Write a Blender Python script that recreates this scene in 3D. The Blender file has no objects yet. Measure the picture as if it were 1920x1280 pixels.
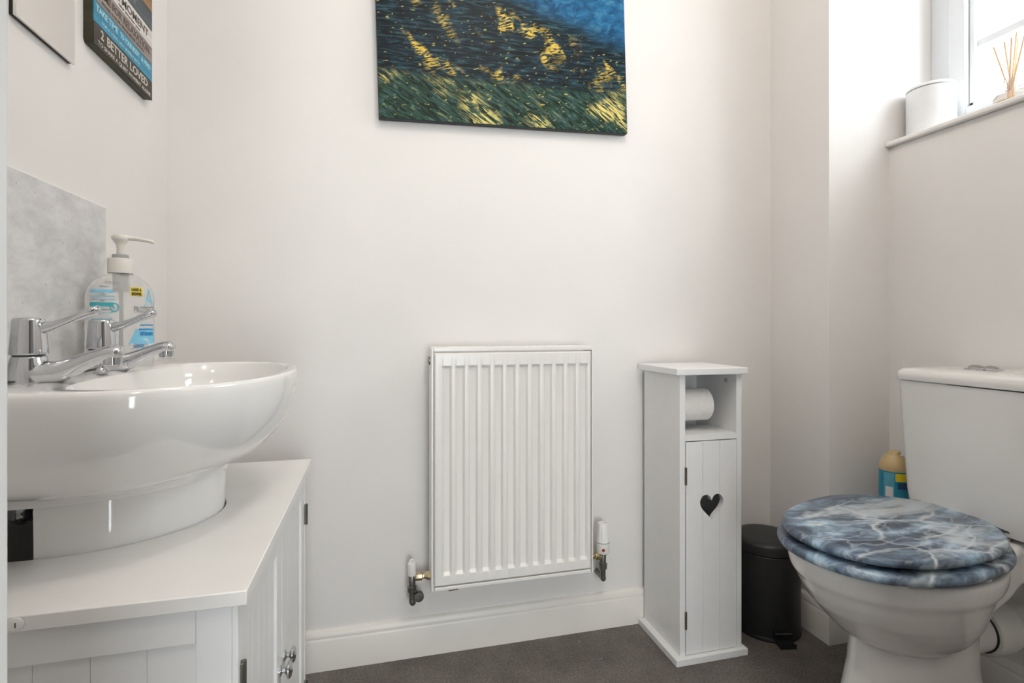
import bpy, bmesh, math, random
from mathutils import Vector, Matrix
random.seed(7)
SC = bpy.context.scene
COL = SC.collection
PI = math.pi

# ------------------------------------------------------------------ room measures (metres)
YB, XL, XA, YBX, XR, XW = 1.3928, -0.4744, 1.1773, 1.1729, 1.3826, 1.5302
CEIL = 2.36
SILL = 1.358

# ------------------------------------------------------------------ materials
def new_mat(name):
    m = bpy.data.materials.new(name); m.use_nodes = True
    nt = m.node_tree
    b = nt.nodes['Principled BSDF']
    return m, nt, b

def setp(b, **k):
    names = dict(color='Base Color', rough='Roughness', metal='Metallic', spec='Specular IOR Level', ior='IOR',
                 trans='Transmission Weight', coat='Coat Weight', coatr='Coat Roughness', emit='Emission Color', es='Emission Strength', alpha='Alpha', sss='Subsurface Weight')
    for a, v in k.items():
        if a in ('color', 'emit') and len(v) == 3: v = (*v, 1)
        b.inputs[names[a]].default_value = v

def mat(name, color, rough=0.5, noise=0.03, scale=30, bump=0.0, bscale=200, **k):
    m, nt, b = new_mat(name)
    setp(b, color=color, rough=rough, **k)
    N, L = nt.nodes, nt.links
    tc = N.new('ShaderNodeTexCoord')
    if noise > 0:
        n = N.new('ShaderNodeTexNoise'); n.inputs['Scale'].default_value = scale; n.inputs['Detail'].default_value = 3
        L.new(tc.outputs['Object'], n.inputs['Vector'])
        r = N.new('ShaderNodeValToRGB')
        lo = tuple(max(0, c*(1-noise)) for c in color); hi = tuple(min(1, c*(1+noise)) for c in color)
        r.color_ramp.elements[0].color = (*lo, 1); r.color_ramp.elements[1].color = (*hi, 1)
        r.color_ramp.elements[0].position = .3; r.color_ramp.elements[1].position = .7
        L.new(n.outputs['Fac'], r.inputs['Fac']); L.new(r.outputs['Color'], b.inputs['Base Color'])
    if bump > 0:
        n2 = N.new('ShaderNodeTexNoise'); n2.inputs['Scale'].default_value = bscale; n2.inputs['Detail'].default_value = 2
        L.new(tc.outputs['Object'], n2.inputs['Vector'])
        bp = N.new('ShaderNodeBump'); bp.inputs['Strength'].default_value = bump; bp.inputs['Distance'].default_value = .002
        L.new(n2.outputs['Fac'], bp.inputs['Height']); L.new(bp.outputs['Normal'], b.inputs['Normal'])
    return m

M = {}
M['wall'] = mat('wall_paint', (.845, .822, .804), .75, .012, 6, .06, 260, spec=.3)
M['ceiling'] = mat('ceiling_paint', (.86, .85, .83), .85, .01, 5)
M['skirting'] = mat('skirting_paint', (.83, .80, .755), .33, .015, 12)
M['gloss_white'] = mat('white_ceramic', (.86, .845, .825), .07, .006, 8, coat=.5, coatr=.03)
M['basin_white'] = mat('white_basin_ceramic', (.90, .89, .875), .06, .006, 8, coat=.5, coatr=.03)
M['cabinet'] = mat('white_cabinet_paint', (.86, .86, .86), .38, .012, 25)
M['worktop'] = mat('white_worktop', (.87, .855, .835), .35, .015, 18)
M['radiator'] = mat('radiator_enamel', (.87, .85, .82), .28, .008, 20)
M['plastic_white'] = mat('white_plastic', (.88, .87, .84), .35, .01, 30)
M['upvc'] = mat('white_window_plastic', (.74, .77, .80), .25, .01, 10)
M['chrome'] = mat('chrome', (.58, .59, .61), .06, .03, 10, metal=1.0)
M['brushed'] = mat('brushed_metal', (.45, .44, .42), .28, .08, 80, metal=1.0)
M['valve'] = mat('tarnished_valve_metal', (.22, .22, .20), .3, .2, 60, metal=.9)
M['brass'] = mat('brass_nut', (.70, .58, .36), .25, .15, 60, metal=1.0)
M['bronze'] = mat('bronze_hinge', (.17, .13, .09), .4, .2, 80, metal=.7)
M['black'] = mat('black_plastic', (.012, .012, .013), .4, .1, 40)
M['bin'] = mat('matt_black_steel', (.026, .026, .027), .42, .08, 40, spec=.4)
M['dark'] = mat('dark_gap', (.02, .019, .018), .6, .1, 40)  # near-black for the overflow's painted shade, gap strip and mirror backing
M['grey_plastic'] = mat('grey_plastic', (.42, .42, .42), .35, .03, 40)
M['red'] = mat('red_dot', (.45, .03, .03), .4, .05, 60)
M['paper'] = mat('toilet_paper', (.88, .86, .83), .95, .03, 120, .25, 300, spec=.1)
M['card'] = mat('brown_card', (.42, .33, .24), .9, .06, 80)
M['canister'] = mat('white_canister', (.83, .835, .85), .35, .02, 40)
M['tile_edge'] = mat('white_tile_trim', (.88, .88, .87), .4, .01, 30)
M['sill'] = mat('sill_paint', (.86, .85, .83), .35, .01, 12)
M['hall_wall'] = mat('dark_reflection_wall', (.22, .205, .19), .8, .03, 8)  # unseen walls, toned dark so chrome reflects a dark doorway
M['hall_floor'] = mat('dark_reflection_floor', (.10, .09, .08), .95, .1, 160)  # unseen hall floor, kept dark for the chrome's reflections
M['reed'] = mat('reed_wood', (.72, .50, .32), .7, .1, 60)
M['tan'] = mat('tan_cap_plastic', (.62, .46, .23), .35, .05, 30)
M['teal'] = mat('teal_label', (.02, .26, .40), .35, .1, 60)
M['teal_light'] = mat('light_blue_label', (.12, .42, .55), .35, .08, 60)
M['yellow'] = mat('yellow_label', (.80, .62, .02), .45, .05, 60)
M['navy'] = mat('navy_ink', (.015, .06, .16), .4, .05, 60)
M['label_white'] = mat('white_label', (.78, .78, .76), .4, .03, 60)
M['sky_blue'] = mat('sky_blue_ink', (.25, .62, .85), .45, .03, 60)
M['aqua'] = mat('aqua_ink', (.07, .48, .58), .45, .03, 60)
M['blue_ink'] = mat('blue_ink', (.02, .27, .60), .45, .03, 60)
M['grey_ink'] = mat('grey_ink', (.20, .21, .23), .5, .03, 60)
M['black_ink'] = mat('black_ink', (.03, .03, .02), .5, .03, 60)
M['cap_cream'] = mat('cream_pump_plastic', (.80, .77, .71), .4, .02, 40)

def make_floor():
    m, nt, b = new_mat('dark_stone_vinyl'); N, L = nt.nodes, nt.links
    tc = N.new('ShaderNodeTexCoord')
    a = N.new('ShaderNodeTexNoise'); a.inputs['Scale'].default_value = 9; a.inputs['Detail'].default_value = 6; a.inputs['Roughness'].default_value = .65
    f = N.new('ShaderNodeTexNoise'); f.inputs['Scale'].default_value = 190; f.inputs['Detail'].default_value = 3
    s = N.new('ShaderNodeTexNoise'); s.inputs['Scale'].default_value = 75; s.inputs['Detail'].default_value = 1
    for n in (a, f, s): L.new(tc.outputs['Object'], n.inputs['Vector'])
    r = N.new('ShaderNodeValToRGB'); r.color_ramp.elements[0].position = .3; r.color_ramp.elements[1].position = .72
    r.color_ramp.elements[0].color = (.115, .101, .091, 1); r.color_ramp.elements[1].color = (.200, .181, .165, 1)
    L.new(a.outputs['Fac'], r.inputs['Fac'])
    r2 = N.new('ShaderNodeValToRGB'); r2.color_ramp.elements[0].position = .35; r2.color_ramp.elements[1].position = .68
    r2.color_ramp.elements[0].color = (.72, .72, .72, 1); r2.color_ramp.elements[1].color = (1.25, 1.22, 1.18, 1)
    L.new(f.outputs['Fac'], r2.inputs['Fac'])
    mx = N.new('ShaderNodeMixRGB'); mx.blend_type = 'MULTIPLY'; mx.inputs[0].default_value = 1
    L.new(r.outputs['Color'], mx.inputs[1]); L.new(r2.outputs['Color'], mx.inputs[2])
    r3 = N.new('ShaderNodeValToRGB'); r3.color_ramp.elements[0].position = .72; r3.color_ramp.elements[1].position = .78
    r3.color_ramp.elements[0].color = (0, 0, 0, 1); r3.color_ramp.elements[1].color = (.35, .35, .35, 1)
    L.new(s.outputs['Fac'], r3.inputs['Fac'])
    mx2 = N.new('ShaderNodeMixRGB'); mx2.inputs[2].default_value = (.34, .31, .28, 1)
    L.new(r3.outputs['Color'], mx2.inputs[0]); L.new(mx.outputs['Color'], mx2.inputs[1])
    L.new(mx2.outputs['Color'], b.inputs['Base Color'])
    setp(b, rough=.55, spec=.35)
    bp = N.new('ShaderNodeBump'); bp.inputs['Strength'].default_value = .15; bp.inputs['Distance'].default_value = .001
    L.new(f.outputs['Fac'], bp.inputs['Height']); L.new(bp.outputs['Normal'], b.inputs['Normal'])
    return m
M['floor'] = make_floor()

def make_stone():
    m, nt, b = new_mat('grey_stone_panel'); N, L = nt.nodes, nt.links
    tc = N.new('ShaderNodeTexCoord')
    mp = N.new('ShaderNodeMapping'); mp.inputs['Scale'].default_value = (1, .9, 1.7); mp.inputs['Rotation'].default_value = (.75, 0, 0)
    L.new(tc.outputs['Object'], mp.inputs['Vector'])
    a = N.new('ShaderNodeTexNoise'); a.inputs['Scale'].default_value = 17; a.inputs['Detail'].default_value = 9; a.inputs['Roughness'].default_value = .72; a.inputs['Distortion'].default_value = .25
    L.new(mp.outputs['Vector'], a.inputs['Vector'])
    r = N.new('ShaderNodeValToRGB'); e = r.color_ramp.elements
    e[0].position = .28; e[0].color = (.52, .515, .515, 1); e[1].position = .72; e[1].color = (.80, .795, .795, 1)
    k = e.new(.5); k.color = (.67, .665, .665, 1)
    L.new(a.outputs['Fac'], r.inputs['Fac'])
    v = N.new('ShaderNodeTexVoronoi'); v.inputs['Scale'].default_value = 38
    L.new(tc.outputs['Object'], v.inputs['Vector'])
    r2 = N.new('ShaderNodeValToRGB'); r2.color_ramp.elements[0].position = .05; r2.color_ramp.elements[1].position = .09
    r2.color_ramp.elements[0].color = (.55, .53, .5, 1); r2.color_ramp.elements[1].color = (1, 1, 1, 1)
    L.new(v.outputs['Distance'], r2.inputs['Fac'])
    mx = N.new('ShaderNodeMixRGB'); mx.blend_type = 'MULTIPLY'; mx.inputs[0].default_value = .5
    L.new(r.outputs['Color'], mx.inputs[1]); L.new(r2.outputs['Color'], mx.inputs[2])
    L.new(mx.outputs['Color'], b.inputs['Base Color']); setp(b, rough=.22)
    return m
M['stone'] = make_stone()

def make_marble():
    m, nt, b = new_mat('blue_marble_print'); N, L = nt.nodes, nt.links
    tc = N.new('ShaderNodeTexCoord')
    mp = N.new('ShaderNodeMapping'); mp.inputs['Scale'].default_value = (.8, 1.7, 1.0); mp.inputs['Rotation'].default_value = (0, 0, .75)
    L.new(tc.outputs['Object'], mp.inputs['Vector'])
    def noise(sc, det, ro, dis, off=0):
        n = N.new('ShaderNodeTexNoise'); n.noise_dimensions = '4D'; n.inputs['W'].default_value = off
        n.inputs['Scale'].default_value = sc; n.inputs['Detail'].default_value = det; n.inputs['Roughness'].default_value = ro; n.inputs['Distortion'].default_value = dis
        L.new(mp.outputs['Vector'], n.inputs['Vector']); return n
    def ramp(n, pts):
        r = N.new('ShaderNodeValToRGB'); e = r.color_ramp.elements
        e[0].position, e[0].color = pts[0][0], (*pts[0][1], 1); e[1].position, e[1].color = pts[-1][0], (*pts[-1][1], 1)
        for p, c in pts[1:-1]:
            k = e.new(p); k.color = (*c, 1)
        L.new(n, r.inputs['Fac']); return r.outputs['Color']
    def mix(fac, a, c, mode='MIX'):
        x = N.new('ShaderNodeMixRGB'); x.blend_type = mode
        if isinstance(fac, float): x.inputs[0].default_value = fac
        else: L.new(fac, x.inputs[0])
        for i, q in ((1, a), (2, c)):
            if isinstance(q, tuple): x.inputs[i].default_value = (*q, 1)
            else: L.new(q, x.inputs[i])
        return x.outputs['Color']
    base = ramp(noise(6.5, 6, .58, 1.2, 1).outputs['Fac'], [(.36, (.045, .066, .105)), (.455, (.085, .125, .185)), (.52, (.18, .27, .38)), (.575, (.34, .49, .62)), (.66, (.66, .77, .85))])
    dark = ramp(noise(13, 6, .68, 1.6, 3).outputs['Fac'], [(.40, (.45, .47, .50)), (.54, (1.1, 1.08, 1.06))])
    col = mix(.85, base, dark, 'MULTIPLY')
    cloud = ramp(noise(4.2, 4, .6, 1.0, 9).outputs['Fac'], [(.52, (0, 0, 0)), (.64, (.85, .85, .85))])
    col = mix(cloud, col, (.68, .75, .79))
    def veins(sc, off, w, strength):
        n = noise(sc, 3.5, .55, 1.2, off)
        s = N.new('ShaderNodeMath'); s.operation = 'SUBTRACT'; s.inputs[1].default_value = .5; L.new(n.outputs['Fac'], s.inputs[0])
        a = N.new('ShaderNodeMath'); a.operation = 'ABSOLUTE'; L.new(s.outputs[0], a.inputs[0])
        return ramp(a.outputs[0], [(0.0, (strength,)*3), (w, (0, 0, 0))])
    def cracks(sc, off, w, strength, lo, hi):
        n = noise(5.5, 4, .6, 0, off)
        v0 = N.new('ShaderNodeVectorMath'); v0.operation = 'SUBTRACT'; v0.inputs[1].default_value = (.5, .5, .5); L.new(n.outputs['Color'], v0.inputs[0])
        v1 = N.new('ShaderNodeVectorMath'); v1.operation = 'SCALE'; v1.inputs['Scale'].default_value = .16; L.new(v0.outputs[0], v1.inputs[0])
        v2 = N.new('ShaderNodeVectorMath'); v2.operation = 'ADD'; L.new(v1.outputs[0], v2.inputs[0]); L.new(mp.outputs['Vector'], v2.inputs[1])
        vo = N.new('ShaderNodeTexVoronoi'); vo.feature = 'DISTANCE_TO_EDGE'; vo.inputs['Scale'].default_value = sc; L.new(v2.outputs[0], vo.inputs['Vector'])
        line = ramp(vo.outputs['Distance'], [(0.0, (strength,)*3), (w*.35, (strength*.55,)*3), (w, (0, 0, 0))])
        mask = ramp(noise(3.2, 2, .5, 0, off+5).outputs['Fac'], [(lo, (0, 0, 0)), (hi, (1, 1, 1))])
        return mix(1.0, line, mask, 'MULTIPLY')
    col = mix(cracks(6.0, 61, .045, .9, .42, .56), col, (.72, .77, .80))
    col = mix(cracks(13.0, 83, .06, .5, .45, .6), col, (.55, .64, .72))
    L.new(col, b.inputs['Base Color']); setp(b, rough=.32, coat=.25, coatr=.15)
    return m
M['marble'] = make_marble()

def make_art():
    # a plain abstract in the picture's colours: dark teal ground, ochre dabs, green strokes, a blue corner
    m, nt, b = new_mat('abstract_canvas_print'); N, L = nt.nodes, nt.links
    tc = N.new('ShaderNodeTexCoord')
    sep = N.new('ShaderNodeSeparateXYZ'); L.new(tc.outputs['Object'], sep.inputs[0])
    X, Z = sep.outputs['X'], sep.outputs['Z']
    def noise(scale, rot=0.0, sc=1.0, det=3, ro=.55, dis=0.0, w=0.0):
        mp = N.new('ShaderNodeMapping'); mp.inputs['Rotation'].default_value = (0, rot, 0)
        L.new(tc.outputs['Object'], mp.inputs['Vector'])
        mp2 = N.new('ShaderNodeMapping'); mp2.inputs['Scale'].default_value = scale
        L.new(mp.outputs['Vector'], mp2.inputs['Vector'])
        n = N.new('ShaderNodeTexNoise'); n.noise_dimensions = '4D'; n.inputs['W'].default_value = w; n.inputs['Scale'].default_value = sc
        n.inputs['Detail'].default_value = det; n.inputs['Roughness'].default_value = ro; n.inputs['Distortion'].default_value = dis
        L.new(mp2.outputs['Vector'], n.inputs['Vector']); return n.outputs['Fac']
    def ramp(n, pts, const=False):
        r = N.new('ShaderNodeValToRGB'); e = r.color_ramp.elements
        if const: r.color_ramp.interpolation = 'CONSTANT'
        e[0].position, e[0].color = pts[0][0], (*pts[0][1], 1); e[1].position, e[1].color = pts[-1][0], (*pts[-1][1], 1)
        for p, c in pts[1:-1]:
            k = e.new(p); k.color = (*c, 1)
        L.new(n, r.inputs['Fac']); return r.outputs['Color']
    def math_(op, a, c=None, clamp=False):
        x = N.new('ShaderNodeMath'); x.operation = op; x.use_clamp = clamp
        for i, q in ((0, a), (1, c)):
            if q is None: continue
            if isinstance(q, (int, float)): x.inputs[i].default_value = q
            else: L.new(q, x.inputs[i])
        return x.outputs[0]
    def mix(fac, a, c):
        x = N.new('ShaderNodeMixRGB')
        if isinstance(fac, float): x.inputs[0].default_value = fac
        else: L.new(fac, x.inputs[0])
        for i, q in ((1, a), (2, c)):
            if isinstance(q, tuple): x.inputs[i].default_value = (*q, 1)
            else: L.new(q, x.inputs[i])
        return x.outputs['Color']
    def sm(v, a, c):
        x = N.new('ShaderNodeMapRange'); x.interpolation_type = 'SMOOTHSTEP'
        x.inputs['From Min'].default_value = a; x.inputs['From Max'].default_value = c
        L.new(v, x.inputs['Value']); return x.outputs['Result']
    # water-dark ground of short level strokes
    g = ramp(noise((22, 1, 150), 0, 1, 3, .6, .6, 2), [(.38, (.003, .005, .007)), (.50, (.007, .018, .026)), (.58, (.014, .048, .070)), (.70, (.045, .12, .12))])
    # green, slanting strokes below
    gr = ramp(noise((26, 1, 120), -.55, 1, 3, .6, 1.0, 5), [(.36, (.004, .010, .010)), (.47, (.014, .038, .026)), (.54, (.035, .085, .055)), (.60, (.02, .075, .10)), (.70, (.24, .26, .07))])
    edge = math_('ADD', Z, math_('MULTIPLY', noise((5, 1, 5), 0, 1, 3, .5, 0, 8), -.10))
    low = sm(edge, .075, .045)
    col = mix(low, g, gr)
    # blue corner
    bl = ramp(noise((30, 1, 45), .3, 1, 3, .6, .8, 11), [(.34, (.008, .055, .13)), (.55, (.018, .14, .30)), (.72, (.07, .25, .36))])
    d = math_('SUBTRACT', math_('ADD', Z, math_('MULTIPLY', X, .33)), math_('MULTIPLY', noise((9, 1, 9), 0, 1, 2, .5, 0, 15), .06))
    col = mix(sm(d, .40, .47), col, bl)
    # ochre dabs gathered in loose clusters
    clus = math_('MULTIPLY', sm(noise((15, 1, 9.0), .5, 1, 2.5, .55, .4, 33), .53, .64), math_('SUBTRACT', 1.0, sm(d, .37, .40)))
    clus = math_('MULTIPLY', clus, sm(edge, .05, .085))
    dab = sm(noise((50, 1, 190), .25, 1, 2, .5, .8, 40), .46, .55)
    col = mix(math_('MULTIPLY', clus, dab), col, (.72, .52, .09))
    clus2 = sm(noise((6.5, 1, 11), -.4, 1, 2, .5, .3, 62), .53, .66)
    clus2 = math_('MULTIPLY', clus2, low)
    dab2 = sm(noise((24, 1, 170), -.62, 1, 2.5, .55, 1.2, 70), .47, .56)
    col = mix(math_('MULTIPLY', clus2, dab2), col, (.74, .62, .20))
    spk = math_('MULTIPLY', sm(noise((70, 1, 150), .2, 1, 1, .5, .4, 90), .66, .71), math_('SUBTRACT', 1.0, sm(d, .39, .42)))
    col = mix(math_('MULTIPLY', spk, .8), col, (.50, .45, .10))
    L.new(col, b.inputs['Base Color']); setp(b, rough=.5, spec=.2)
    return m
M['art'] = make_art()
M['art_edge'] = mat('dark_canvas_edge', (.010, .022, .022), .5, .3, 60)

def plank(name, c, rough=.55, noise=.35, streak=(3, 4, 90)):
    m, nt, b = new_mat(name); N, L = nt.nodes, nt.links
    tc = N.new('ShaderNodeTexCoord'); mp = N.new('ShaderNodeMapping'); mp.inputs['Scale'].default_value = streak
    L.new(tc.outputs['Object'], mp.inputs['Vector'])
    n = N.new('ShaderNodeTexNoise'); n.inputs['Scale'].default_value = 1.5; n.inputs['Detail'].default_value = 5
    L.new(mp.outputs['Vector'], n.inputs['Vector'])
    r = N.new('ShaderNodeValToRGB'); r.color_ramp.elements[0].position = .3; r.color_ramp.elements[1].position = .72
    r.color_ramp.elements[0].color = tuple(x*(1-noise) for x in c)+(1,); r.color_ramp.elements[1].color = tuple(min(1, x*(1+noise)) for x in c)+(1,)
    L.new(n.outputs['Fac'], r.inputs['Fac']); L.new(r.outputs['Color'], b.inputs['Base Color']); setp(b, rough=rough)
    return m

def clear_mat(name, color, rough, trans, ior):
    m, nt, b = new_mat(name)
    setp(b, color=color, rough=rough, trans=trans, ior=ior)
    return m
M['bottle'] = clear_mat('clear_soap_bottle', (.93, .93, .915), .12, .68, 1.12)
M['tube'] = clear_mat('clear_grey_tube', (.62, .62, .62), .2, .6, 1.2)
M['oil'] = clear_mat('amber_oil', (.95, .62, .22), .05, .6, 1.2)
M['clear'] = clear_mat('clear_glass', (.97, .95, .92), .02, .9, 1.15)
M['mirror'] = mat('mirror_glass', (.74, .72, .69), .05, .005, 4, metal=1.0)

def make_pane():
    m = bpy.data.materials.new('window_glass'); m.use_nodes = True
    nt = m.node_tree; N, L = nt.nodes, nt.links
    for n in list(N): N.remove(n)
    o = N.new('ShaderNodeOutputMaterial'); t = N.new('ShaderNodeBsdfTransparent'); g = N.new('ShaderNodeBsdfGlossy')
    t.inputs[0].default_value = (.96, .98, .98, 1); g.inputs['Roughness'].default_value = .02
    x = N.new('ShaderNodeMixShader'); x.inputs[0].default_value = .05
    L.new(t.outputs[0], x.inputs[1]); L.new(g.outputs[0], x.inputs[2]); L.new(x.outputs[0], o.inputs['Surface'])
    return m
M['pane'] = make_pane()
m, nt, b = new_mat('fill_lamp_diffuser'); setp(b, color=(.9, .9, .88), emit=(1, .90, .78), es=6.0); M['fill_glow'] = m  # glow of the added ceiling fill lights

# ------------------------------------------------------------------ mesh helpers
LOC = {}
def thing(name, label, cat, loc, group=None):
    o = bpy.data.objects.new(name, None); COL.objects.link(o); o.empty_display_size = .05
    o.location = loc; LOC[o] = Vector(loc)
    o['label'] = label; o['category'] = cat
    if group: o['group'] = group
    return o
def root_of(o):
    while o.parent: o = o.parent
    return o
BOXY = set()
def finish(me, angle, flat=False):
    if flat: return
    for p in me.polygons: p.use_smooth = True
    me.set_sharp_from_angle(angle=math.radians(angle))
def obj(name, bm, m, parent=None, angle=38, origin=None, doubles=True):
    """link ONE mesh object; coordinates in bm are world coordinates"""
    if doubles: bmesh.ops.remove_doubles(bm, verts=bm.verts, dist=1e-6)
    bmesh.ops.recalc_face_normals(bm, faces=bm.faces)
    off = Vector((0, 0, 0))
    if parent: off = LOC[root_of(parent)]
    elif origin: off = Vector(origin)
    bmesh.ops.translate(bm, verts=bm.verts, vec=-off)
    me = bpy.data.meshes.new(name); bm.to_mesh(me); flat = id(bm) in BOXY; BOXY.discard(id(bm)); bm.free()
    finish(me, angle, flat)
    o = bpy.data.objects.new(name, me); COL.objects.link(o)
    if m: me.materials.append(m)
    if parent: o.parent = parent
    elif origin: o.location = off; LOC[o] = off
    else: LOC[o] = off
    return o
def blend(o, voxel, n):
    """fuse the overlapping shells of a cast piece and round their joins"""
    m_ = o.modifiers.new('fuse', 'REMESH'); m_.mode = 'VOXEL'; m_.voxel_size = voxel; m_.use_smooth_shade = True
    m_ = o.modifiers.new('round', 'SMOOTH'); m_.factor = .5; m_.iterations = n
def tag(o, label, cat, group=None):
    o['label'] = label; o['category'] = cat
    if group: o['group'] = group
    return o
def struct(name, bm, m, parent=None, origin=None, angle=38):
    o = obj(name, bm, m, parent, angle, origin)
    if not parent: o['kind'] = 'structure'
    return o
def nb():
    bm = bmesh.new(); BOXY.discard(id(bm)); return bm

def box(bm, x0, x1, y0, y1, z0, z1, bev=0.0, seg=2):
    BOXY.add(id(bm))
    r = bmesh.ops.create_cube(bm, size=1)
    vs = r['verts']
    for v in vs:
        v.co = Vector((x0+(v.co.x+.5)*(x1-x0), y0+(v.co.y+.5)*(y1-y0), z0+(v.co.z+.5)*(z1-z0)))
    if bev > 0:
        es = list({e for v in vs for e in v.link_edges})
        bmesh.ops.bevel(bm, geom=es, offset=bev, segments=seg, affect='EDGES', profile=.5)
    return bm
def rings(bm, rs, cap0=True, cap1=True, closed=True):
    prev = None; first = None
    for r in rs:
        cur = [bm.verts.new(p) for p in r]
        n = len(cur)
        if prev:
            for i in range(n if closed else n-1):
                j = (i+1) % n
                bm.faces.new((prev[i], prev[j], cur[j], cur[i]))
        else: first = cur
        prev = cur
    if cap0: bm.faces.new(list(reversed(first)))
    if cap1: bm.faces.new(prev)
    return bm
def lathe(bm, prof, c, n=32, axis='z', cap0=True, cap1=True):
    """prof: list of (r, h) along axis from point c"""
    rs = []
    for r, h in prof:
        ring = []
        for i in range(n):
            a = 2*PI*i/n
            u, v = max(r, 1e-5)*math.cos(a), max(r, 1e-5)*math.sin(a)
            if axis == 'z': p = (c[0]+u, c[1]+v, c[2]+h)
            elif axis == 'x': p = (c[0]+h, c[1]+u, c[2]+v)
            else: p = (c[0]+u, c[1]+h, c[2]+v)
            ring.append(p)
        rs.append(ring)
    return rings(bm, rs, cap0, cap1)
def tube(bm, pts, rad, n=14, cap=True):
    """round tube through points, radius may vary"""
    pts = [Vector(p) for p in pts]
    if not isinstance(rad, (list, tuple)): rad = [rad]*len(pts)
    t0 = (pts[1]-pts[0]).normalized()
    up = Vector((0, 0, 1)) if abs(t0.z) < .9 else Vector((1, 0, 0))
    nrm = (up-t0*up.dot(t0)).normalized()
    rs = []
    for i, p in enumerate(pts):
        if i == 0: t = t0
        elif i == len(pts)-1: t = (pts[i]-pts[i-1]).normalized()
        else: t = ((pts[i+1]-pts[i]).normalized()+(pts[i]-pts[i-1]).normalized()).normalized()
        nrm = (nrm-t*nrm.dot(t)).normalized(); bi = t.cross(nrm)
        rs.append([p+nrm*rad[i]*math.cos(2*PI*k/n)+bi*rad[i]*math.sin(2*PI*k/n) for k in range(n)])
    return rings(bm, rs, cap, cap)
def bez(ps, n=12):
    """Catmull-Rom through points"""
    ps = [Vector(p) for p in ps]; P = [2*ps[0]-ps[1]]+ps+[2*ps[-1]-ps[-2]]
    out = []
    for i in range(1, len(P)-2):
        a, b_, c, d = P[i-1:i+3]
        for k in range(n):
            t = k/n
            out.append(.5*((2*b_)+(-a+c)*t+(2*a-5*b_+4*c-d)*t*t+(-a+3*b_-3*c+d)*t**3))
    out.append(ps[-1]); return out
def poly_extrude(bm, pts2, f0, f1):
    """extrude a polygon; f0/f1 map (u,v) to 3-D for the two ends"""
    return rings(bm, [[f0(u, v) for u, v in pts2], [f1(u, v) for u, v in pts2]])
def profile_run(bm, prof, p0, p1, nrm):
    """moulding: profile (offset along nrm, z) run from p0 to p1"""
    p0, p1, nrm = Vector(p0), Vector(p1), Vector(nrm)
    rings(bm, [[p+nrm*o+Vector((0, 0, z)) for o, z in prof] for p in (p0, p1)])

FONT = None
def text_mesh(body, size, width=None, extrude=.0002, spacing=1.0, bold=0.0):
    """list of (verts, faces) of flat text lying in XY, left/baseline origin"""
    cu = bpy.data.curves.new('txt', 'FONT'); cu.body = body; cu.size = size; cu.extrude = extrude; cu.space_character = spacing
    cu.offset = bold; cu.resolution_u = 3
    o = bpy.data.objects.new('txt', cu)
    me = bpy.data.meshes.new_from_object(o)
    vs = [v.co.copy() for v in me.vertices]; fs = [tuple(p.vertices) for p in me.polygons]
    bpy.data.objects.remove(o); bpy.data.curves.remove(cu); bpy.data.meshes.remove(me)
    if width and vs:
        w0 = min(v.x for v in vs); w1 = max(v.x for v in vs); k = width/(w1-w0)
        for v in vs: v.x = (v.x-w0)*k
    return vs, fs
def add_mapped(bm, vf, f):
    vs, fs = vf
    nv = [bm.verts.new(f(v)) for v in vs]
    for q in fs:
        try: bm.faces.new([nv[i] for i in q])
        except ValueError: pass
    return bm

# ------------------------------------------------------------------ setting
bm = nb(); box(bm, XL-.1, 1.56, .06, YB+.1, -.05, 0); struct('floor', bm, M['floor'])
bm = nb(); box(bm, -.9, 1.4, -1.6, .06, -.05, 0); struct('floor', bm, M['hall_floor'])
bm = nb(); box(bm, -.9, 1.6, -1.6, YB+.1, CEIL, CEIL+.05); struct('ceiling', bm, M['ceiling'])
bm = nb(); box(bm, XL-.1, 1.56, YB, YB+.1, 0, CEIL); struct('wall_back', bm, M['wall'])
bm = nb(); box(bm, XL-.1, XL, .2, YB, 0, CEIL); struct('wall_left', bm, M['wall'])
WY0, WZ1 = .46, 2.0
bm = nb()
box(bm, XR, 1.62, .2, YB, 0, SILL-.014)
box(bm, XR, 1.62, .2, YB, WZ1, CEIL)
box(bm, XR, 1.62, YBX, YB, SILL-.014, WZ1)
box(bm, XR, 1.62, .2, WY0, SILL-.014, WZ1)
struct('wall_right', bm, M['wall'])
bm = nb(); box(bm, XA, XR, YBX, YB, 0, CEIL, 0); struct('wall_corner', bm, M['wall'])
JX = -.1115
bm = nb()
box(bm, XL-.1, JX-.03, .06, .18, 0, CEIL); box(bm, .69, 1.62, .06, .2, 0, CEIL); box(bm, JX-.03, .69, .06, .2, 2.05, CEIL)
struct('wall_front', bm, M['wall'])
# unseen hallway the camera stands in, toned dark for reflections
bm = nb(); box(bm, -1.0, -.9, -1.6, .06, 0, CEIL); struct('wall_hall_left', bm, M['hall_wall'])
bm = nb(); box(bm, 1.4, 1.5, -1.6, .06, 0, CEIL); struct('wall_hall_right', bm, M['hall_wall'])
HX0, HX1, HZ0, HZ1 = -.12, .70, .10, 1.35      # unseen glazed opening, added to light the room from the front
bm = nb(); box(bm, -1.0, HX0, -1.7, -1.6, 0, CEIL); box(bm, HX1, 1.5, -1.7, -1.6, 0, CEIL); box(bm, HX0, HX1, -1.7, -1.6, 0, HZ0); box(bm, HX0, HX1, -1.7, -1.6, HZ1, CEIL)
struct('wall_hall_back', bm, M['hall_wall'])
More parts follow.
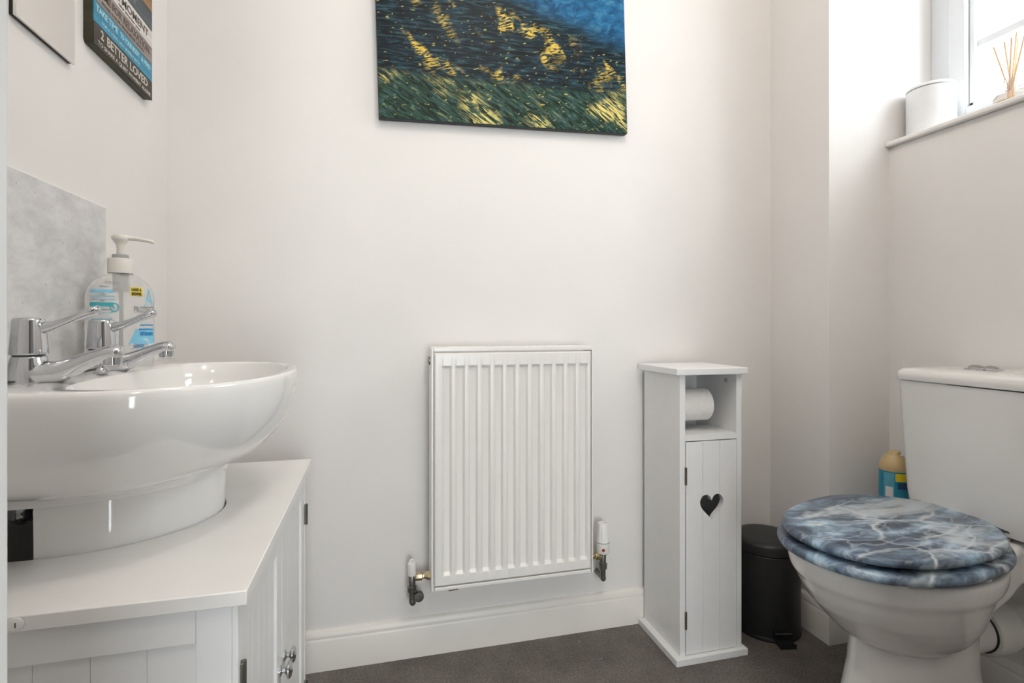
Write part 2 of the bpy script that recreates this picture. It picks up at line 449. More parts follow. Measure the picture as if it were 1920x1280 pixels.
# door lining (the door itself stands open, out of view)
bm = nb()
box(bm, JX-.03, JX, .055, .20, 0, 2.05, .002); box(bm, .66, .69, .055, .20, 0, 2.05, .002); box(bm, JX, .66, .055, .20, 2.02, 2.05, .002)
M['lining'] = mat('door_lining_paint', (.87, .88, .89), .3, .01, 12)
dr = struct('door_1', bm, M['lining'])
# skirting
SK = [(0, 0), (.015, 0), (.015, .073), (.0135, .0765), (.0125, .078), (.0128, .081), (.0115, .0875), (.008, .0935), (.0035, .0965), (0, .097)]
bm = nb(); profile_run(bm, SK, (XL, YB, 0), (XA, YB, 0), (0, -1, 0)); struct('baseboard_back', bm, M['skirting'], angle=25)
bm = nb(); profile_run(bm, SK, (XL, .2, 0), (XL, YB, 0), (1, 0, 0)); struct('baseboard_left', bm, M['skirting'], angle=25)
bm = nb(); profile_run(bm, SK, (XR, .2, 0), (XR, YBX, 0), (-1, 0, 0)); struct('baseboard_right', bm, M['skirting'], angle=25)
bm = nb()
rings(bm, [[(XA-o, YB, z) for o, z in SK], [(XA-o, YBX-o, z) for o, z in SK], [(XR, YBX-o, z) for o, z in SK]])
struct('baseboard_corner', bm, M['skirting'], angle=25)
# window sill
bm = nb(); box(bm, XR-.016, XW+.01, WY0, YBX, SILL-.013, SILL, .004, 3); struct('trim_1', bm, M['sill'])
# low pipe boxing behind the toilet, in the corner
bm = nb(); box(bm, 1.235, XR, 1.035, YBX, 0, .27, .002); struct('trim_2', bm, M['wall'])
# window
def window():
    root = bpy.data.objects.new('window_1', None); COL.objects.link(root); root.location = (XW, .8, SILL); LOC[root] = Vector(root.location)
    root['kind'] = 'structure'
    fw = .052
    y0, y1, z0, z1 = WY0, YBX, SILL, WZ1
    bm = nb()
    for a in ((y0, y0+fw, z0, z1), (y1-fw, y1, z0, z1), (y0+fw, y1-fw, z0, z0+.03), (y0+fw, y1-fw, z1-fw, z1)):
        box(bm, XW, XW+.065, *a, .003)
    obj('window_frame', bm, M['upvc'], root)
    s0, s1, t0, t1 = y0+fw+.003, y1-fw-.003, z0+.034, z1-fw-.003
    sw = .044
    bm = nb()
    for a in ((s0, s0+sw, t0, t1), (s1-sw, s1, t0, t1), (s0+sw, s1-sw, t0, t0+.04), (s0+sw, s1-sw, t1-sw, t1)):
        box(bm, XW-.012, XW+.05, *a, .004, 3)
    g = .014                                                # glazing bead
    for a in ((s0+sw, s0+sw+g, t0+.04, t1-sw), (s1-sw-g, s1-sw, t0+.04, t1-sw), (s0+sw, s1-sw, t0+.04, t0+.04+g), (s0+sw, s1-sw, t1-sw-g, t1-sw)):
        box(bm, XW+.002, XW+.03, *a, .004, 2)
    sash = obj('sash', bm, M['upvc'], root)
    bm = nb()
    for zz in (1.597, 1.80): box(bm, XW+.012, XW+.03, s0+sw, s1-sw, zz-.010, zz+.010, .003)
    box(bm, XW+.0125, XW+.0295, (s0+s1)/2-.010, (s0+s1)/2+.010, t0+.04, t1-sw, .003)
    obj('glazing_bar', bm, M['upvc'], sash)
    bm = nb(); box(bm, XW+.019, XW+.023, s0+sw, s1-sw, t0+.04, t1-sw); obj('pane', bm, M['pane'], sash)
    bm = nb(); box(bm, XW+.004, XW+.006, y1-fw-.0032, y1-fw+.0002, z0+.03, z1-fw); obj('gap_strip', bm, M['dark'], root)  # near-black strip filling the frame-to-sash gap
window()

def added_hall_window():  # made-up window behind the camera, daylight fill for the fronts
    root = bpy.data.objects.new('added_window', None); COL.objects.link(root); root.location = ((HX0+HX1)/2, -1.65, HZ0); LOC[root] = Vector(root.location)
    root['kind'] = 'structure'
    f = .05
    bm = nb()
    for a in ((HX0, HX0+f, HZ0, HZ1), (HX1-f, HX1, HZ0, HZ1), (HX0+f, HX1-f, HZ0, HZ0+f), (HX0+f, HX1-f, HZ1-f, HZ1)): box(bm, a[0], a[1], -1.68, -1.62, a[2], a[3], .003)
    obj('window_frame', bm, M['upvc'], root)
    bm = nb(); box(bm, HX0+f, HX1-f, -1.652, -1.648, HZ0+f, HZ1-f); obj('pane', bm, M['pane'], root)
added_hall_window()

# ------------------------------------------------------------------ vanity cabinet round the pedestal
VX, VY0, VY1, VZ = -.134, .613, 1.187, .57
PC = (-.40, .90); PA, PB = .170, .143       # pedestal plan: half ellipse
van = thing('vanity_cabinet', 'white undersink cabinet with two doors and a worktop cut round the basin pedestal', 'cabinet', (-.31, .9, 0))
WT = .016
def u_notch(k):
    pts = []
    for i in range(33):
        a = -PI/2+PI*i/32
        pts.append((PC[0]+(PA+k)*math.cos(a), PC[1]+(PB+k)*math.sin(a)))
    return pts
XBK = XL+.018
bm = nb()
out = [(XBK, VY0), (VX, VY0), (VX, VY1), (XBK, VY1), (XBK, PC[1]+PB+.0005)] + list(reversed(u_notch(.0005))) + [(XBK, PC[1]-PB-.0005)]
rings(bm, [[(x, y, VZ-WT) for x, y in out], [(x, y, VZ) for x, y in out]])
wtop = obj('worktop', bm, M['worktop'], van)
md = wtop.modifiers.new('edge', 'BEVEL'); md.width = .0012; md.segments = 2; md.limit_method = 'ANGLE'; md.angle_limit = math.radians(60)
BX = -.145; BY0, BY1 = .624, 1.176; ZT = VZ-WT
# near side panel: frame and recessed boards
bm = nb()
box(bm, -.186, BX-.006, BY0, BY0+.016, .0, ZT, .0015)
box(bm, XBK, XBK+.045, BY0, BY0+.016, .0, ZT, .0015)
box(bm, XBK+.045, -.186, BY0, BY0+.016, ZT-.04, ZT, .0015)
box(bm, XBK+.045, -.186, BY0, BY0+.016, .0, .06, .0015)
obj('side_frame', bm, M['cabinet'], van)
bm = nb()
gx = [XBK+.045, -.334, -.2845, -.2335, -.186]
for a, c in zip(gx[:-1], gx[1:]): box(bm, a, c, BY0+.007, BY0+.015, .06, ZT-.04, .0014)
obj('side_panel', bm, M['cabinet'], van)
bm = nb(); box(bm, XBK, BX-.006, BY1-.016, BY1, 0, ZT, .0015); obj('side_panel', bm, M['cabinet'], van)
bm = nb(); box(bm, XBK, BX-.02, BY0+.016, BY1-.016, .05, .066); obj('bottom_panel', bm, M['cabinet'], van)
bm = nb(); box(bm, BX-.05, BX-.02, BY0+.016, BY1-.016, 0, .05); obj('plinth', bm, M['cabinet'], van)
# front posts
for ya in (BY0, BY1-.012):
    bm = nb(); box(bm, BX-.006, BX, ya, ya+.012, 0, ZT, .001); obj('front_post', bm, M['cabinet'], van)
def vdoor(y0, y1, hinge_y, knob_y):
    bm = nb(); z0, z1 = .012, ZT-.006; s = .042; x0, x1 = BX-.018, BX-.001
    box(bm, x0, x1, y0, y0+s, z0, z1, .0015); box(bm, x0, x1, y1-s, y1, z0, z1, .0015)
    box(bm, x0, x1, y0+s, y1-s, z1-s, z1, .0015); box(bm, x0, x1, y0+s, y1-s, z0, z0+s+.01, .0015)
    n = 5; w = (y1-y0-2*s)/n
    for i in range(n): box(bm, x0+.003, x1-.004, y0+s+i*w, y0+s+(i+1)*w, z0+s+.01, z1-s, .0012)
    d = obj('door', bm, M['cabinet'], van)
    for zz in (.462, .10):
        bm = nb(); box(bm, BX-.002, BX+.0035, hinge_y-.004, hinge_y+.004, zz-.020, zz+.020, .0012)
        lathe(bm, [(.0028, -.021), (.0028, .021)], (BX+.003, hinge_y, zz), 10)
        obj('hinge', bm, M['valve'], d)['label'] = 'dark steel hinge'
    bm = nb(); lathe(bm, [(.008, 0), (.008, .002), (.0040, .004), (.0040, .008), (.009, .0105), (.0125, .0125), (.0125, .0145), (.009, .0175), (.001, .019)], (BX-.001, knob_y, .318), 20, 'x')
    obj('knob', bm, M['chrome'], d)['label'] = 'chrome knob'
ym = (BY0+BY1)/2
vdoor(BY0+.013, ym-.0015, BY0+.0125, ym-.020)
vdoor(ym+.0015, BY1-.013, BY1-.0125, ym+.020)
bm = nb(); lathe(bm, [(.0065, 0), (.0065, -.001), (.0045, -.0016), (.001, -.0016)], (-.3375, VY0, VZ-.008), 20, 'y'); sc = obj('screw_cap', bm, M['plastic_white'], van)
bm = nb(); box(bm, -.3380, -.3370, VY0-.0019, VY0-.0012, VZ-.0105, VZ-.0055); obj('slot', bm, M['bronze'], sc)

# ------------------------------------------------------------------ washbasin on its pedestal
bas = thing('washbasin', 'white ceramic pedestal washbasin with two chrome lever taps under the grey splashback', 'basin', (-.34, .90, 0))
RZ = .780
def superin(x, y, c, af, ab, b_, ef, eb):
    dx, dy = x-c[0], y-c[1]
    if dx >= 0: return (dx/af)**ef+abs(dy/b_)**ef < 1
    return (-dx/ab)**eb+abs(dy/b_)**eb < 1
def outline(inside, o, n):
    pts = []
    for i in range(n):
        a = 2*PI*i/n; lo, hi = 0, .6
        for _ in range(34):
            m_ = (lo+hi)/2
            if inside(o[0]+m_*math.cos(a), o[1]+m_*math.sin(a)): lo = m_
            else: hi = m_
        pts.append((o[0]+lo*math.cos(a), o[1]+lo*math.sin(a)))
    return pts
NB = 96; OC = (-.270, .90)
rim = outline(lambda x, y: superin(x, y, (-.335, .90), .208, .1385, .2535, 2.25, 9), OC, NB)
bot = outline(lambda x, y: superin(x, y, (-.345, .90), .112, .128, .160, 2.1, 6), OC, NB)
inn = outline(lambda x, y: superin(x, y, (-.275, .90), .130, .105, .222, 2.25, 2.6), OC, NB)
low = outline(lambda x, y: superin(x, y, (-.29, .90), .05, .045, .075, 2, 2), OC, NB)
def lerp(p, q, t): return tuple(a+(b_-a)*t for a, b_ in zip(p, q))
def scl(pts, k, c=OC): return [(c[0]+(x-c[0])*k, c[1]+(y-c[1])*k) for x, y in pts]
def z_of(pts, z): return [(x, y, z) for x, y in pts]
rs = []
ped_out = outline(lambda x, y: superin(x, y, (-.40, .90), .175, .07, .148, 2, 6), OC, NB)
rs.append(z_of(scl(ped_out, .80), .632)); rs.append(z_of(scl(ped_out, .995), .632)); rs.append(z_of(ped_out, .636))
rs.append(z_of([lerp(a, b_, .5) for a, b_ in zip(ped_out, bot)], .644))
BH = RZ-.012-.648
for i in range(13):                      # bowl underside, quarter-ellipse swelling
    t = i/12; a = PI/2*t
    k = math.sin(a)**.9; zz = .648+BH*(1-math.cos(a))**.95
    rs.append(z_of([lerp(p, q, k) for p, q in zip(bot, rim)], zz))
rs.append(z_of(scl(rim, .998), RZ-.005)); rs.append(z_of(scl(rim, .99), RZ-.0008)); rs.append(z_of(scl(rim, .982), RZ))
rs.append(z_of([lerp(p, q, .85) for p, q in zip(rim, inn)], RZ-.0005)); rs.append(z_of([lerp(p, q, 1.0) for p, q in zip(rim, inn)], RZ-.004))
for i in range(1, 9):
    t = i/8; k = math.sin(PI/2*t)
    rs.append(z_of([lerp(p, q, 1-math.cos(PI/2*t)) for p, q in zip(inn, low)], RZ-.006-.100*k))
bm = nb(); rings(bm, rs); obj('bowl', bm, M['basin_white'], bas, 60)
# overflow and plug hole
bm = nb(); lathe(bm, [(.022, 0), (.022, .003), (.016, .003), (.013, -.001), (.001, -.001)], (-.29, .90, .675), 24); obj('waste', bm, M['chrome'], bas)
bm = nb(); lathe(bm, [(.008, 0), (.008, .004), (.005, .0055), (.001, .0055)], (-.386, .90, .738), 18, 'x'); obj('overflow', bm, M['chrome'], bas)
bm = nb(); lathe(bm, [(.0052, 0), (.0052, .0062), (.001, .0062)], (-.386, .90, .738), 18, 'x'); obj('overflow_shade_disc', bm, M['dark'], bas)  # near-black disc paints the shade inside the overflow
bm = nb(); lathe(bm, [(.010, -.0005), (.010, .0018), (.006, .004), (.004, .008), (.001, .0085)], (-.392, .90, RZ), 18); obj('chain_stay', bm, M['chrome'], bas)
# pedestal: a C-shaped shell
def cshell(z, k, t=.016):
    o = []; i_ = []
    for q in range(41):
        a = -PI/2+PI*q/40
        o.append((PC[0]+(PA+k)*math.cos(a), PC[1]+(PB+k)*math.sin(a), z)); i_.append((PC[0]+(PA+k-t)*math.cos(a), PC[1]+(PB+k-t)*math.sin(a), z))
    return o+list(reversed(i_))
bm = nb(); rings(bm, [cshell(0, -.006), cshell(.05, -.012), cshell(.35, -.005), cshell(.55, -.0015), cshell(.628, 0), cshell(.633, -.002)]); obj('pedestal', bm, M['basin_white'], bas, 50)
# tap tail connector under the near tap
bm = nb()
lathe(bm, [(.0135, .06), (.0135, 0), (.0145, -.001), (.0145, -.012), (.0135, -.0135), (.0135, -.018), (.011, -.024), (.006, -.029), (.001, -.030)], (-.438, .806, .628), 24)
tail = obj('supply_pipe', bm, M['chrome'], bas)
tail['label'] = 'chrome tap connector'
bm = nb(); tube(bm, bez([(-.442, .806, .609), (-.425, .825, .605), (-.41, .85, .58), (-.41, .87, .45), (-.41, .88, .15)]), .0095); obj('flexible_hose', bm, M['black'], tail)

def tap(X, Y):
    zb = RZ-.002
    n = 40
    bm = nb()
    # round bell-shaped foot
    lathe(bm, [(.0205, -.002), (.0211, .002), (.0210, .008), (.0203, .017), (.0193, .025), (.0180, .0305), (.0172, .0335), (.0155, .0350)], (X, Y, zb), n)
    # spout: a wedge growing out of the foot, its underside rising to a rounded nose
    sp = [(.002, -.002, .0285, .0168), (.0075, -.002, .0285, .0188), (.0145, -.002, .0280, .0172), (.023, -.002, .0278, .0154), (.032, -.0005, .0285, .0140), (.041, .0025, .0308, .0130), (.050, .0085, .0340, .0120), (.0625, .0165, .0388, .0108), (.073, .0225, .0425, .0108), (.082, .0258, .0458, .0118), (.0895, .0275, .0475, .0124), (.096, .0285, .0470, .0118), (.1005, .0310, .0450, .0088), (.1022, .0345, .0420, .0045)]
    rs = []
    for dx, z0, z1, w in sp:
        zc, h = (z0+z1)/2, (z1-z0)/2
        ring = []
        for k in range(n):
            a_ = 2*PI*k/n; c_, s_ = math.cos(a_), math.sin(a_)
            ring.append((X+dx, Y+w*math.copysign(abs(c_)**.85, c_)*(1-.22*max(0, s_)), zb+zc+h*math.copysign(abs(s_)**.85, s_)))
        rs.append(ring)
    rings(bm, rs)
    body = obj('tap', bm, M['chrome'], bas, 60); body['label'] = 'chrome lever tap'; blend(body, .0008, 7)
    bm = nb(); lathe(bm, [(.0085, .0205), (.0103, .022), (.0106, .036)], (X+.0905, Y, zb), 24); obj('outlet', bm, M['chrome'], body)
    bm = nb(); lathe(bm, [(.0078, .0203), (.0078, .0225)], (X+.0905, Y, zb), 20); obj('aerator', bm, M['dark'], body)
    bm = nb(); lathe(bm, [(.0186, .0362), (.0191, .0375), (.0190, .0400), (.0162, .0780), (.0156, .0803), (.0140, .0815), (.008, .082), (.001, .082)], (X, Y, zb), 40)
    hd = obj('tap_head', bm, M['chrome'], body, 50)
    bm = nb(); lathe(bm, [(.0160, .0345), (.0160, .0368)], (X, Y, zb), 24); obj('seal_ring', bm, M['black'], body)
    bm = nb()
    lv = [(.010, .0680, .0062, .0070), (.016, .0690, .0058, .0064), (.026, .0720, .0050, .0052), (.037, .0765, .0046, .0045), (.047, .0808, .0054, .0045), (.054, .0842, .0076, .0047), (.061, .0875, .0090, .0052), (.068, .0902, .0092, .0054), (.0735, .0920, .0080, .0050), (.0760, .0928, .0042, .0032), (.0768, .0930, .0015, .0012)]
    rings(bm, [[(X+dx, Y+1.2*w*math.cos(2*PI*k/24), zb+dz+1.2*h*math.sin(2*PI*k/24)) for k in range(24)] for dx, dz, w, h in lv])
    obj('lever', bm, M['chrome'], body, 60)
tap(-.420, .7865); tap(-.420, .9655)

# ------------------------------------------------------------------ soap bottle
SX, SY, SZ = -.4225, 1.0355, RZ-.0005
soap = thing('soap_dispenser', 'clear pump bottle of hand soap on the far corner of the basin', 'soap bottle', (SX, SY, SZ))
ROT = math.radians(40)          # front face turned towards the door
ex = Vector((math.cos(ROT), math.sin(ROT), 0)); ey = Vector((math.sin(ROT), -math.cos(ROT), 0))   # along width / out of the front
HW, HD = .0485, .026
def bshape(z):
    """half width, half depth at height"""
    if z < .006: k = .93+.07*math.sin(PI/2*z/.006)
    elif z < .108: k = 1
    else: k = max(.0, 1-min(1, (z-.108)/.0405)**2.1)**(1/2.1)
    k = max(k, .33); kd = max(.55, k)
    return HW*k, max(HD*kd*(.96 if z < .003 else 1), .0)
def bpt(a, z, g=0.0):
    w, d = bshape(z); w += g; d += g
    c, s = math.cos(a), math.sin(a); e = 2/2.7
    return Vector((SX, SY, SZ+z))+ex*(w*math.copysign(abs(c)**e, c))+ey*(d*math.copysign(abs(s)**e, s))
NS = 48
zs = [0, .002, .006, .03, .06, 0.09, .108]+[.108+.0403*math.sin(PI/2*i/11) for i in range(1, 11)]
bm = nb(); rs = [[bpt(2*PI*i/NS, z) for i in range(NS)] for z in zs]
rs.append([Vector((SX, SY, SZ+.1482))+ex*(.0155*math.cos(2*PI*i/NS))+ey*(.0155*math.sin(2*PI*i/NS)) for i in range(NS)])
rs.append([Vector((SX, SY, SZ+.1495))+ex*(.0155*math.cos(2*PI*i/NS))+ey*(.0155*math.sin(2*PI*i/NS)) for i in range(NS)])
rings(bm, rs); bod = obj('bottle_body', bm, M['bottle'], soap, 60)
def onbottle(u, z, g=.0006):
    """u in metres across the front (left -, right +), mapped onto the curved front"""
    u = u*HW/.0555; w, d = bshape(z); w += g; d += g
    x = max(-.999, min(.999, u/w)); y = d*(1-abs(x)**2.7)**(1/2.7)
    return Vector((SX, SY, SZ+z))+ex*(u)+ey*y
def onback(u, z, g=.0006):
    w, d = bshape(z); w += g; d += g
    x = max(-.999, min(.999, u/w)); y = d*(1-abs(x)**2.7)**(1/2.7)
    return Vector((SX, SY, SZ+z))+ex*(u)-ey*y
def patch(bm, u0, u1, z0, z1, g=.0006, n=10, side=onbottle, shear=0.0, nz=4):
    vs = [[bm.verts.new(side(u0+(u1-u0)*i/n+shear*(j/nz), z0+(z1-z0)*j/nz, g)) for i in range(n+1)] for j in range(nz+1)]
    for j in range(nz):
        for i in range(n): bm.faces.new((vs[j][i], vs[j][i+1], vs[j+1][i+1], vs[j+1][i]))
def words(bm, body, u, z, size, width=None, bold=0.0, side=onbottle, g=.0009):
    add_mapped(bm, text_mesh(body, size, width, .00005, bold=bold), lambda v: side(u+v.x, z+v.y, g+v.z*.5))
# left half of the front: printed directions;  right half: the name
bm = nb(); patch(bm, -.052, -.021, .1155, .1205)
for zz, u1 in ((.1095, -.019), (.1050, -.019), (.0850, -.022), (.0757, -.022), (.0715, -.026)): patch(bm, -.052, u1, zz, zz+.0012, .0007)
obj('print', bm, M['sky_blue'], bod)
bm = nb(); patch(bm, -.0545, -.044, .060, .067); obj('print', bm, M['sky_blue'], bod)
bm = nb(); patch(bm, -.053, -.021, .0945, .1010, .0007)
for k in range(28):
    a0, a1 = 2*PI*k/28, 2*PI*(k+1)/28
    q = [onbottle(-.0195+r*math.cos(a), .0935+r*math.sin(a), .0009) for r, a in ((.0072, a0), (.0072, a1), (.0052, a1), (.0052, a0))]
    bm.faces.new([bm.verts.new(p) for p in q])
words(bm, 'a', -.0222, .0915, .0085, None, .0002)
obj('print', bm, M['aqua'], bod)
bm = nb()
for zz, w in ((.1245, .012), (.1125, .008), (.1028, .006), (.0890, .014)): patch(bm, -.040, -.040+w, zz, zz+.0011, .0007)
words(bm, 'SKIN CARE', -.032, .1300, .0052, .022)
obj('print', bm, M['grey_ink'], bod)
bm = nb(); words(bm, 'PROTECT', .0120, .0862, .0140, .0385, .00012); obj('name', bm, M['grey_ink'], bod)
bm = nb(); patch(bm, .0068, .0275, .1120, .1260, .0008); st = obj('sticker', bm, M['yellow'], bod); st['label'] = 'yellow sticker'
bm = nb(); words(bm, 'HAND &', .0085, .1200, .0058, .0170, .0003, g=.0012); words(bm, 'SHOWER', .0085, .1135, .0058, .0170, .00035, g=.0012); obj('lettering', bm, M['black_ink'], st)
bm = nb(); words(bm, 'A', .0315, .0978, .0390, .0165, .0004); obj('letter', bm, M['sky_blue'], bod)
bm = nb(); patch(bm, .0165, .0275, .0762, .0794, .0009); patch(bm, .0204, .0236, .0723, .0833, .0009)
patch(bm, .0225, .048, .0655, .0675, .0011); patch(bm, .0205, .048, .0590, .0612, .0011)
words(bm, 'VITAMIN', .0220, .0500, .0080, .0250, .0004, g=.0012); obj('print', bm, M['blue_ink'], bod)
bm = nb()
for i in range(10):
    t0, t1 = i/10, (i+1)/10
    q = [onbottle(.003+(.0500-.003)*t0, .0366, .0006), onbottle(.003+(.0500-.003)*t1, .0366, .0006), onbottle(.015+(.0500-.015)*t1, .0600, .0006), onbottle(.015+(.0500-.015)*t0, .0600, .0006)]
    bm.faces.new([bm.verts.new(p) for p in q])
obj('print', bm, M['sky_blue'], bod)
bm = nb()
tri = [(.006, .030), (.046, .030), (.050, .0360), (.033, .0455), (.006, .0375)]
bm.faces.new([bm.verts.new(onbottle(u, z, .0011)) for u, z in tri]); obj('print', bm, M['label_white'], bod)
bm = nb(); words(bm, 'WASHES', .010, .0315, .0050, .020, .0002, g=.0016); obj('lettering', bm, M['blue_ink'], bod)
# pump
bm = nb(); lathe(bm, [(.0165, .1475), (.0185, .148), (.0185, .1695), (.0175, .171), (.008, .171), (.001, .171)], (SX, SY, SZ), 40); obj('pump_collar', bm, M['cap_cream'], soap)
bm = nb(); lathe(bm, [(.012, .170), (.012, .1765), (.011, .1775), (.001, .1775)], (SX, SY, SZ), 32); obj('lock_ring', bm, M['grey_plastic'], soap)
bm = nb()
lathe(bm, [(.0058, .177), (.0055, .186), (.0062, .192), (.009, .1975), (.0115, .200), (.0125, .2025), (.0125, .2060), (.0105, .2085), (.001, .209)], (SX, SY, SZ), 28)
nd = Vector((math.cos(math.radians(18)), math.sin(math.radians(18)), 0))
sd = Vector((-nd.y, nd.x, 0))
rs = []
for t, w, h, z in ((-.0125, .006, .003, .2045), (0, .0085, .0042, .2043), (.02, .0062, .0036, .2042), (.035, .0050, .0032, .2030), (.045, .0044, .0030, .2010), (.047, .0030, .0022, .2003)):
    rs.append([Vector((SX, SY, SZ+z))+nd*t+sd*(w*math.cos(2*PI*k/18))+Vector((0, 0, h*math.sin(2*PI*k/18))) for k in range(18)])
rings(bm, rs); obj('pump_head', bm, M['cap_cream'], soap, 50)
bm = nb(); lathe(bm, [(.0115, .118), (.0115, .1475)], (SX, SY, SZ), 20); tube(bm, [(SX, SY, SZ+.118), (SX, SY, SZ+.012)], .003, 10); obj('dip_tube', bm, M['tube'], soap)

for o_ in [c_ for c_ in bpy.data.objects if c_.parent and root_of(c_) is soap]:
    for v in o_.data.vertices: v.co.z *= 1.075

# ------------------------------------------------------------------ splashback, mirror, sign
bm = nb(); box(bm, XL, XL+.007, .707, 1.0905, RZ+.001, 1.0585, .0008)
sb = tag(obj('splashback', bm, M['stone'], None, origin=(XL, .9, RZ)), 'grey stone splashback panel on the wall above the basin taps', 'splashback')
bm = nb(); box(bm, XL, XL+.006, .705, 1.0930, 1.0585, 1.061); box(bm, XL, XL+.006, 1.0905, 1.0930, RZ+.001, 1.0585); obj('edge_trim', bm, M['tile_edge'], sb)

mi = thing('mirror', 'narrow frameless mirror above the basin on the left wall', 'mirror', (XL, .915, 1.262))
bm = nb(); box(bm, XL, XL+.005, .847, .985, 1.264, 1.80); obj('backing', bm, M['dark'], mi)
bm = nb(); box(bm, XL+.005, XL+.009, .845, .987, 1.263, 1.802, .001); obj('glass', bm, M['mirror'], mi)

SGX = XL+.0135
sg = thing('wall_sign', 'painted plank sign of coloured lettered bands hung in the corner above the basin', 'sign', (XL, 1.15, 1.322))
P = dict(darkp=plank('dark_brown_plank', (.052, .040, .034)), bluep=plank('blue_plank', (.015, .25, .42), .4, .3), greyp=plank('grey_brown_plank', (.30, .255, .23)),
         whitep=plank('white_plank', (.70, .68, .65), .55, .14), slatep=plank('slate_plank', (.075, .095, .11)), woodp=plank('tan_wood_plank', (.30, .17, .075)))
def rrect(y0, y1, z0, z1, r):
    p = []
    for cy, cz, a0 in ((y1-r, z1-r, 0), (y0+r, z1-r, 90), (y0+r, z0+r, 180), (y1-r, z0+r, 270)):
        for k in range(6):
            a = math.radians(a0+90*k/5); p.append((cy+r*math.cos(a), cz+r*math.sin(a)))
    return p
bm = nb(); rp = rrect(1.030, 1.2715, 1.3225, 1.86, .008)
rings(bm, [[(XL, y, z) for y, z in rp], [(SGX-.001, y, z) for y, z in rp]]); obj('backing_board', bm, plank('olive_board_edge', (.045, .042, .020)), sg)
bands = [(1.3235, 1.3620, 'darkp'), (1.3620, 1.3990, 'bluep'), (1.3990, 1.4340, 'greyp'), (1.4340, 1.4690, 'whitep'), (1.4690, 1.5080, 'slatep'), (1.5080, 1.5480, 'woodp'),
         (1.548, 1.588, 'bluep'), (1.588, 1.628, 'greyp'), (1.628, 1.668, 'whitep'), (1.668, 1.708, 'darkp'), (1.708, 1.859, 'slatep')]
pl = []
for z0, z1, k in bands:
    bm = nb(); box(bm, SGX-.001, SGX+.0005, 1.033, 1.2705, z0+.0004, z1-.0004, .0004); pl.append(obj('plank', bm, P[k], sg))
def sign_words(par, body, y, z, size, width, m_, bold=.0004):
    bm = nb(); add_mapped(bm, text_mesh(body, size, width, .0002, bold=bold), lambda v: Vector((SGX+.0007+v.z, y+v.x, z+v.y)))
    obj('lettering', bm, m_, par)
M['cream_ink'] = mat('cream_ink', (.62, .58, .50), .6, .1, 90)
M['brown_ink'] = mat('brown_ink', (.12, .09, .075), .6, .1, 90)
M['pale_blue_ink'] = mat('pale_blue_ink', (.42, .68, .76), .6, .1, 90)
sign_words(pl[0], '2', 1.056, 1.3425, .022, .010, M['cream_ink'])
sign_words(pl[0], 'BETTER', 1.078, 1.3420, .022, .080, M['cream_ink'])
sign_words(pl[0], 'LOVED', 1.167, 1.3420, .022, .080, M['cream_ink'])
sign_words(pl[0], 'TO SHARE A QUIET MOMENT ALONE', 1.046, 1.3290, .0095, .215, M['cream_ink'], .0001)
sign_words(pl[1], 'TAKE TIME', 1.040, 1.3830, .0155, .078, M['pale_blue_ink'])
sign_words(pl[1], 'TO YOUR BODY', 1.127, 1.3830, .0135, .080, M['pale_blue_ink'])
sign_words(pl[1], '& MIND', 1.217, 1.3830, .0135, .044, M['pale_blue_ink'])
sign_words(pl[1], 'FOR A LONG HOT BUBBLY BATH', 1.060, 1.3690, .0075, .150, M['pale_blue_ink'], .0001)
sign_words(pl[2], 'TIME FOR RELAXATION', 1.050, 1.4150, .0185, .205, M['brown_ink'])
sign_words(pl[2], 'SOAK YOUR TROUBLES AWAY', 1.060, 1.4045, .0075, .170, M['brown_ink'], .0001)
sign_words(pl[3], 'A MOMENT', 1.105, 1.4470, .0200, .145, M['brown_ink'])
sign_words(pl[3], 'take time for you', 1.120, 1.4385, .0070, .090, M['brown_ink'], .0001)
sign_words(pl[4], 'ENJOY', 1.080, 1.4800, .0200, .120, M['greyp'] if 'greyp' in M else M['grey_ink'])

# ------------------------------------------------------------------ canvas picture
PX0, PX1, PZ0, PTH = .0035, .6850, 1.371, .0230
cp = thing('canvas_picture', 'unframed canvas print of dark blue, green and gold brushstrokes on the back wall', 'picture', (PX0, YB-PTH, PZ0))
cp.rotation_euler = (0, -math.radians(1.68), 0)
bm = nb(); box(bm, PX0, PX1, YB-PTH, YB-.0025, PZ0, PZ0+.50, .003, 2); obj('canvas', bm, M['art_edge'], cp)
bm = nb(); box(bm, PX0+.0015, PX1-.0015, YB-PTH-.0006, YB-PTH+.0004, PZ0+.0015, PZ0+.4985, .0004); obj('print', bm, M['art'], cp)

# ------------------------------------------------------------------ radiator
RX0, RX1, RY, RZ0, RZ1, RYB = .1275, .5535, 1.3065, .1965, .7965, 1.372
rad = thing('radiator', 'white steel panel radiator below the canvas picture', 'radiator', (.34, RY+.03, RZ0))
sx0, sx1, sz0, sz1 = RX0+.008, RX1-.006, RZ0+.012, RZ1-.0135
xs = [(sx0, 0), (sx0+.004, 0)]
pitch = .0327; c0 = .1662
for i in range(12):
    c = c0+i*pitch
    xs += [(c-.0130, 0), (c-.0115, .06), (c-.0072, .94), (c-.006, 1), (c+.006, 1), (c+.0072, .94), (c+.0115, .06), (c+.0130, 0)]
xs += [(sx1-.004, 0), (sx1, 0)]
zs_ = [(sz0, 0), (sz0+.003, 0), (.2335, 0), (.2345, .08), (.2405, .92), (.2425, 1), (.7425, 1), (.7445, .92), (.7505, .08), (.7515, 0), (sz1-.003, 0), (sz1, 0)]
DEP = .0085
bm = nb()
grid = []
for z, kz in zs_:
    row = []
    for x, kx in xs:
        y = RY+DEP*min(kx, kz)
        if z in (sz0, sz1) or x in (sx0, sx1): y = RY+.003
        row.append(bm.verts.new((x, y, z)))
    grid.append(row)
